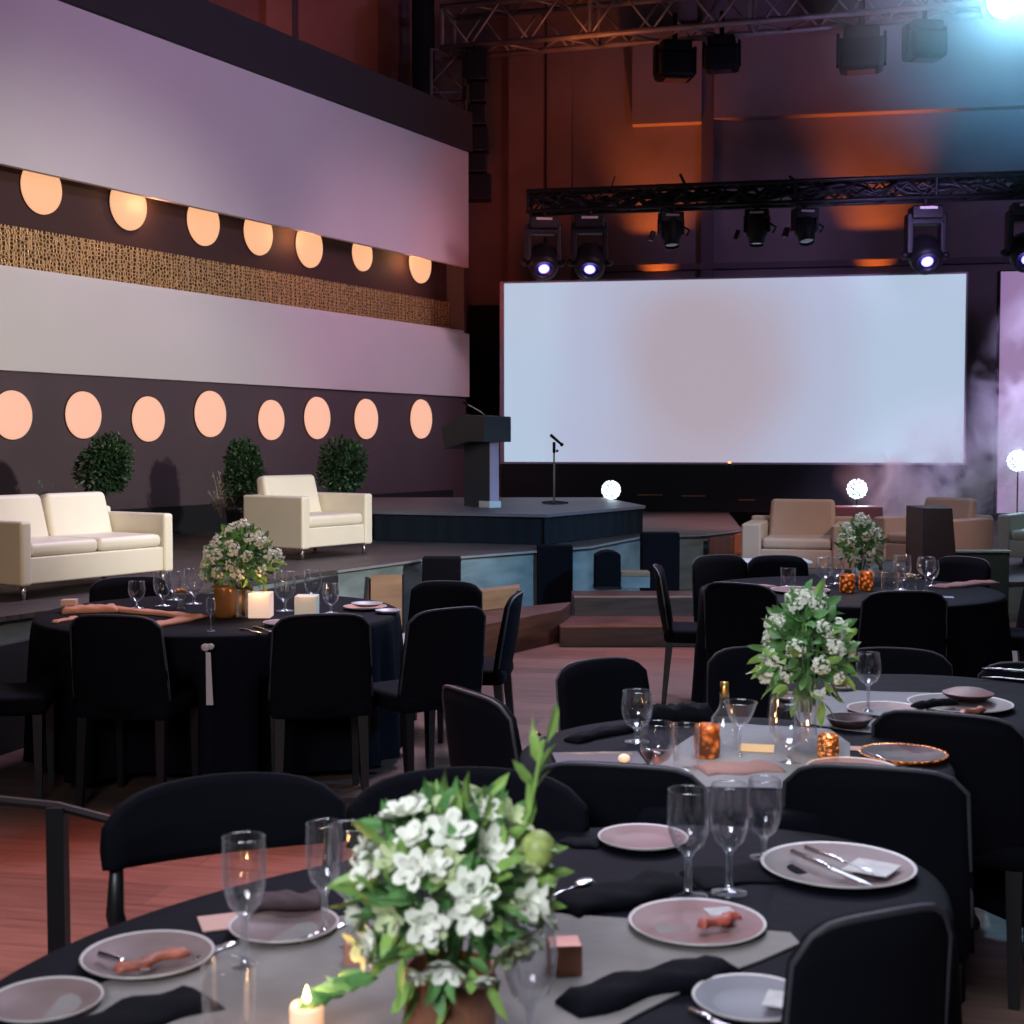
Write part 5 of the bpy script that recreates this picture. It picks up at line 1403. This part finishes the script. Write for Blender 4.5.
# ================================================================== SMOKE
def smoke_mat():
    m = bpy.data.materials.new('stage_smoke'); m.use_nodes = True; nt = m.node_tree
    for n in list(nt.nodes):
        if n.type == 'BSDF_PRINCIPLED': nt.nodes.remove(n)
    out = nt.nodes['Material Output']; L = nt.links.new
    vs = nt.nodes.new('ShaderNodeVolumeScatter'); vs.inputs['Color'].default_value = (.9, .85, 1, 1); vs.inputs['Anisotropy'].default_value = .1
    tc = nt.nodes.new('ShaderNodeTexCoord'); n = nt.nodes.new('ShaderNodeTexNoise'); n.inputs['Scale'].default_value = 1.3; n.inputs['Detail'].default_value = 5
    n.inputs['Roughness'].default_value = .62; n.inputs['Distortion'].default_value = .5
    rp = nt.nodes.new('ShaderNodeMapRange'); rp.inputs['From Min'].default_value = .49; rp.inputs['From Max'].default_value = .62
    rp.inputs['To Max'].default_value = 1.0
    # fade out towards the edges of the domain
    g = nt.nodes.new('ShaderNodeTexGradient'); g.gradient_type = 'SPHERICAL'
    mp = nt.nodes.new('ShaderNodeMapping'); mp.inputs['Location'].default_value = (-1, -1, -1); mp.inputs['Scale'].default_value = (2, 2, 2)
    L(tc.outputs['Generated'], mp.inputs[0]); L(mp.outputs[0], g.inputs[0])
    pw_ = nt.nodes.new('ShaderNodeMath'); pw_.operation = 'POWER'; pw_.inputs[1].default_value = .8
    mu = nt.nodes.new('ShaderNodeMath'); mu.operation = 'MULTIPLY'; mu2 = nt.nodes.new('ShaderNodeMath'); mu2.operation = 'MULTIPLY'; mu2.inputs[1].default_value = 5.5
    L(tc.outputs['Object'], n.inputs['Vector']); L(n.outputs['Fac'], rp.inputs['Value']); L(g.outputs['Fac'], pw_.inputs[0])
    L(rp.outputs[0], mu.inputs[0]); L(pw_.outputs[0], mu.inputs[1]); L(mu.outputs[0], mu2.inputs[0]); L(mu2.outputs[0], vs.inputs['Density'])
    L(vs.outputs[0], out.inputs['Volume'])
    return m
sm = smoke_mat()
o = MB().box((0, 0, 0), (3.0, 1.7, 1.7)).build('stage_smoke', sm); o.location = (5.45, 17.3, 1.12)
tag(o, 'low bank of lilac stage smoke drifting over the dark screen base', 'smoke', kind='stuff')
o = MB().box((0, 0, 0), (2.7, 1.8, 3.3)).build('stage_smoke', sm); o.location = (6.35, 15.5, 1.95)
tag(o, 'tall lilac stage smoke rising in front of the side panel', 'smoke', kind='stuff')
m = bpy.data.materials.new('lamp_haze'); m.use_nodes = True; nt = m.node_tree
nt.nodes.remove(nt.nodes['Principled BSDF']); vs = nt.nodes.new('ShaderNodeVolumeScatter'); tc = nt.nodes.new('ShaderNodeTexCoord'); g = nt.nodes.new('ShaderNodeTexGradient'); g.gradient_type = 'SPHERICAL'
mp = nt.nodes.new('ShaderNodeMapping'); mp.inputs['Scale'].default_value = (.5, .5, .5); nt.links.new(tc.outputs['Object'], mp.inputs[0]); nt.links.new(mp.outputs[0], g.inputs[0])
pw_ = nt.nodes.new('ShaderNodeMath'); pw_.operation = 'POWER'; pw_.inputs[1].default_value = 1.6; nt.links.new(g.outputs['Fac'], pw_.inputs[0])
mu = nt.nodes.new('ShaderNodeMath'); mu.operation = 'MULTIPLY'; mu.inputs[1].default_value = .30; nt.links.new(pw_.outputs[0], mu.inputs[0]); nt.links.new(mu.outputs[0], vs.inputs['Density'])
vs.inputs['Color'].default_value = (.8, .95, 1, 1)
nt.links.new(vs.outputs[0], nt.nodes['Material Output'].inputs['Volume'])
o = MB().sphere((0, 0, 0), 2.0, 24, 16).build('lamp_haze', m, smooth=True); o.location = (fl.x, fl.y - .1, fl.z)
tag(o, 'thin blue haze around the flood lamp', 'haze', kind='stuff')
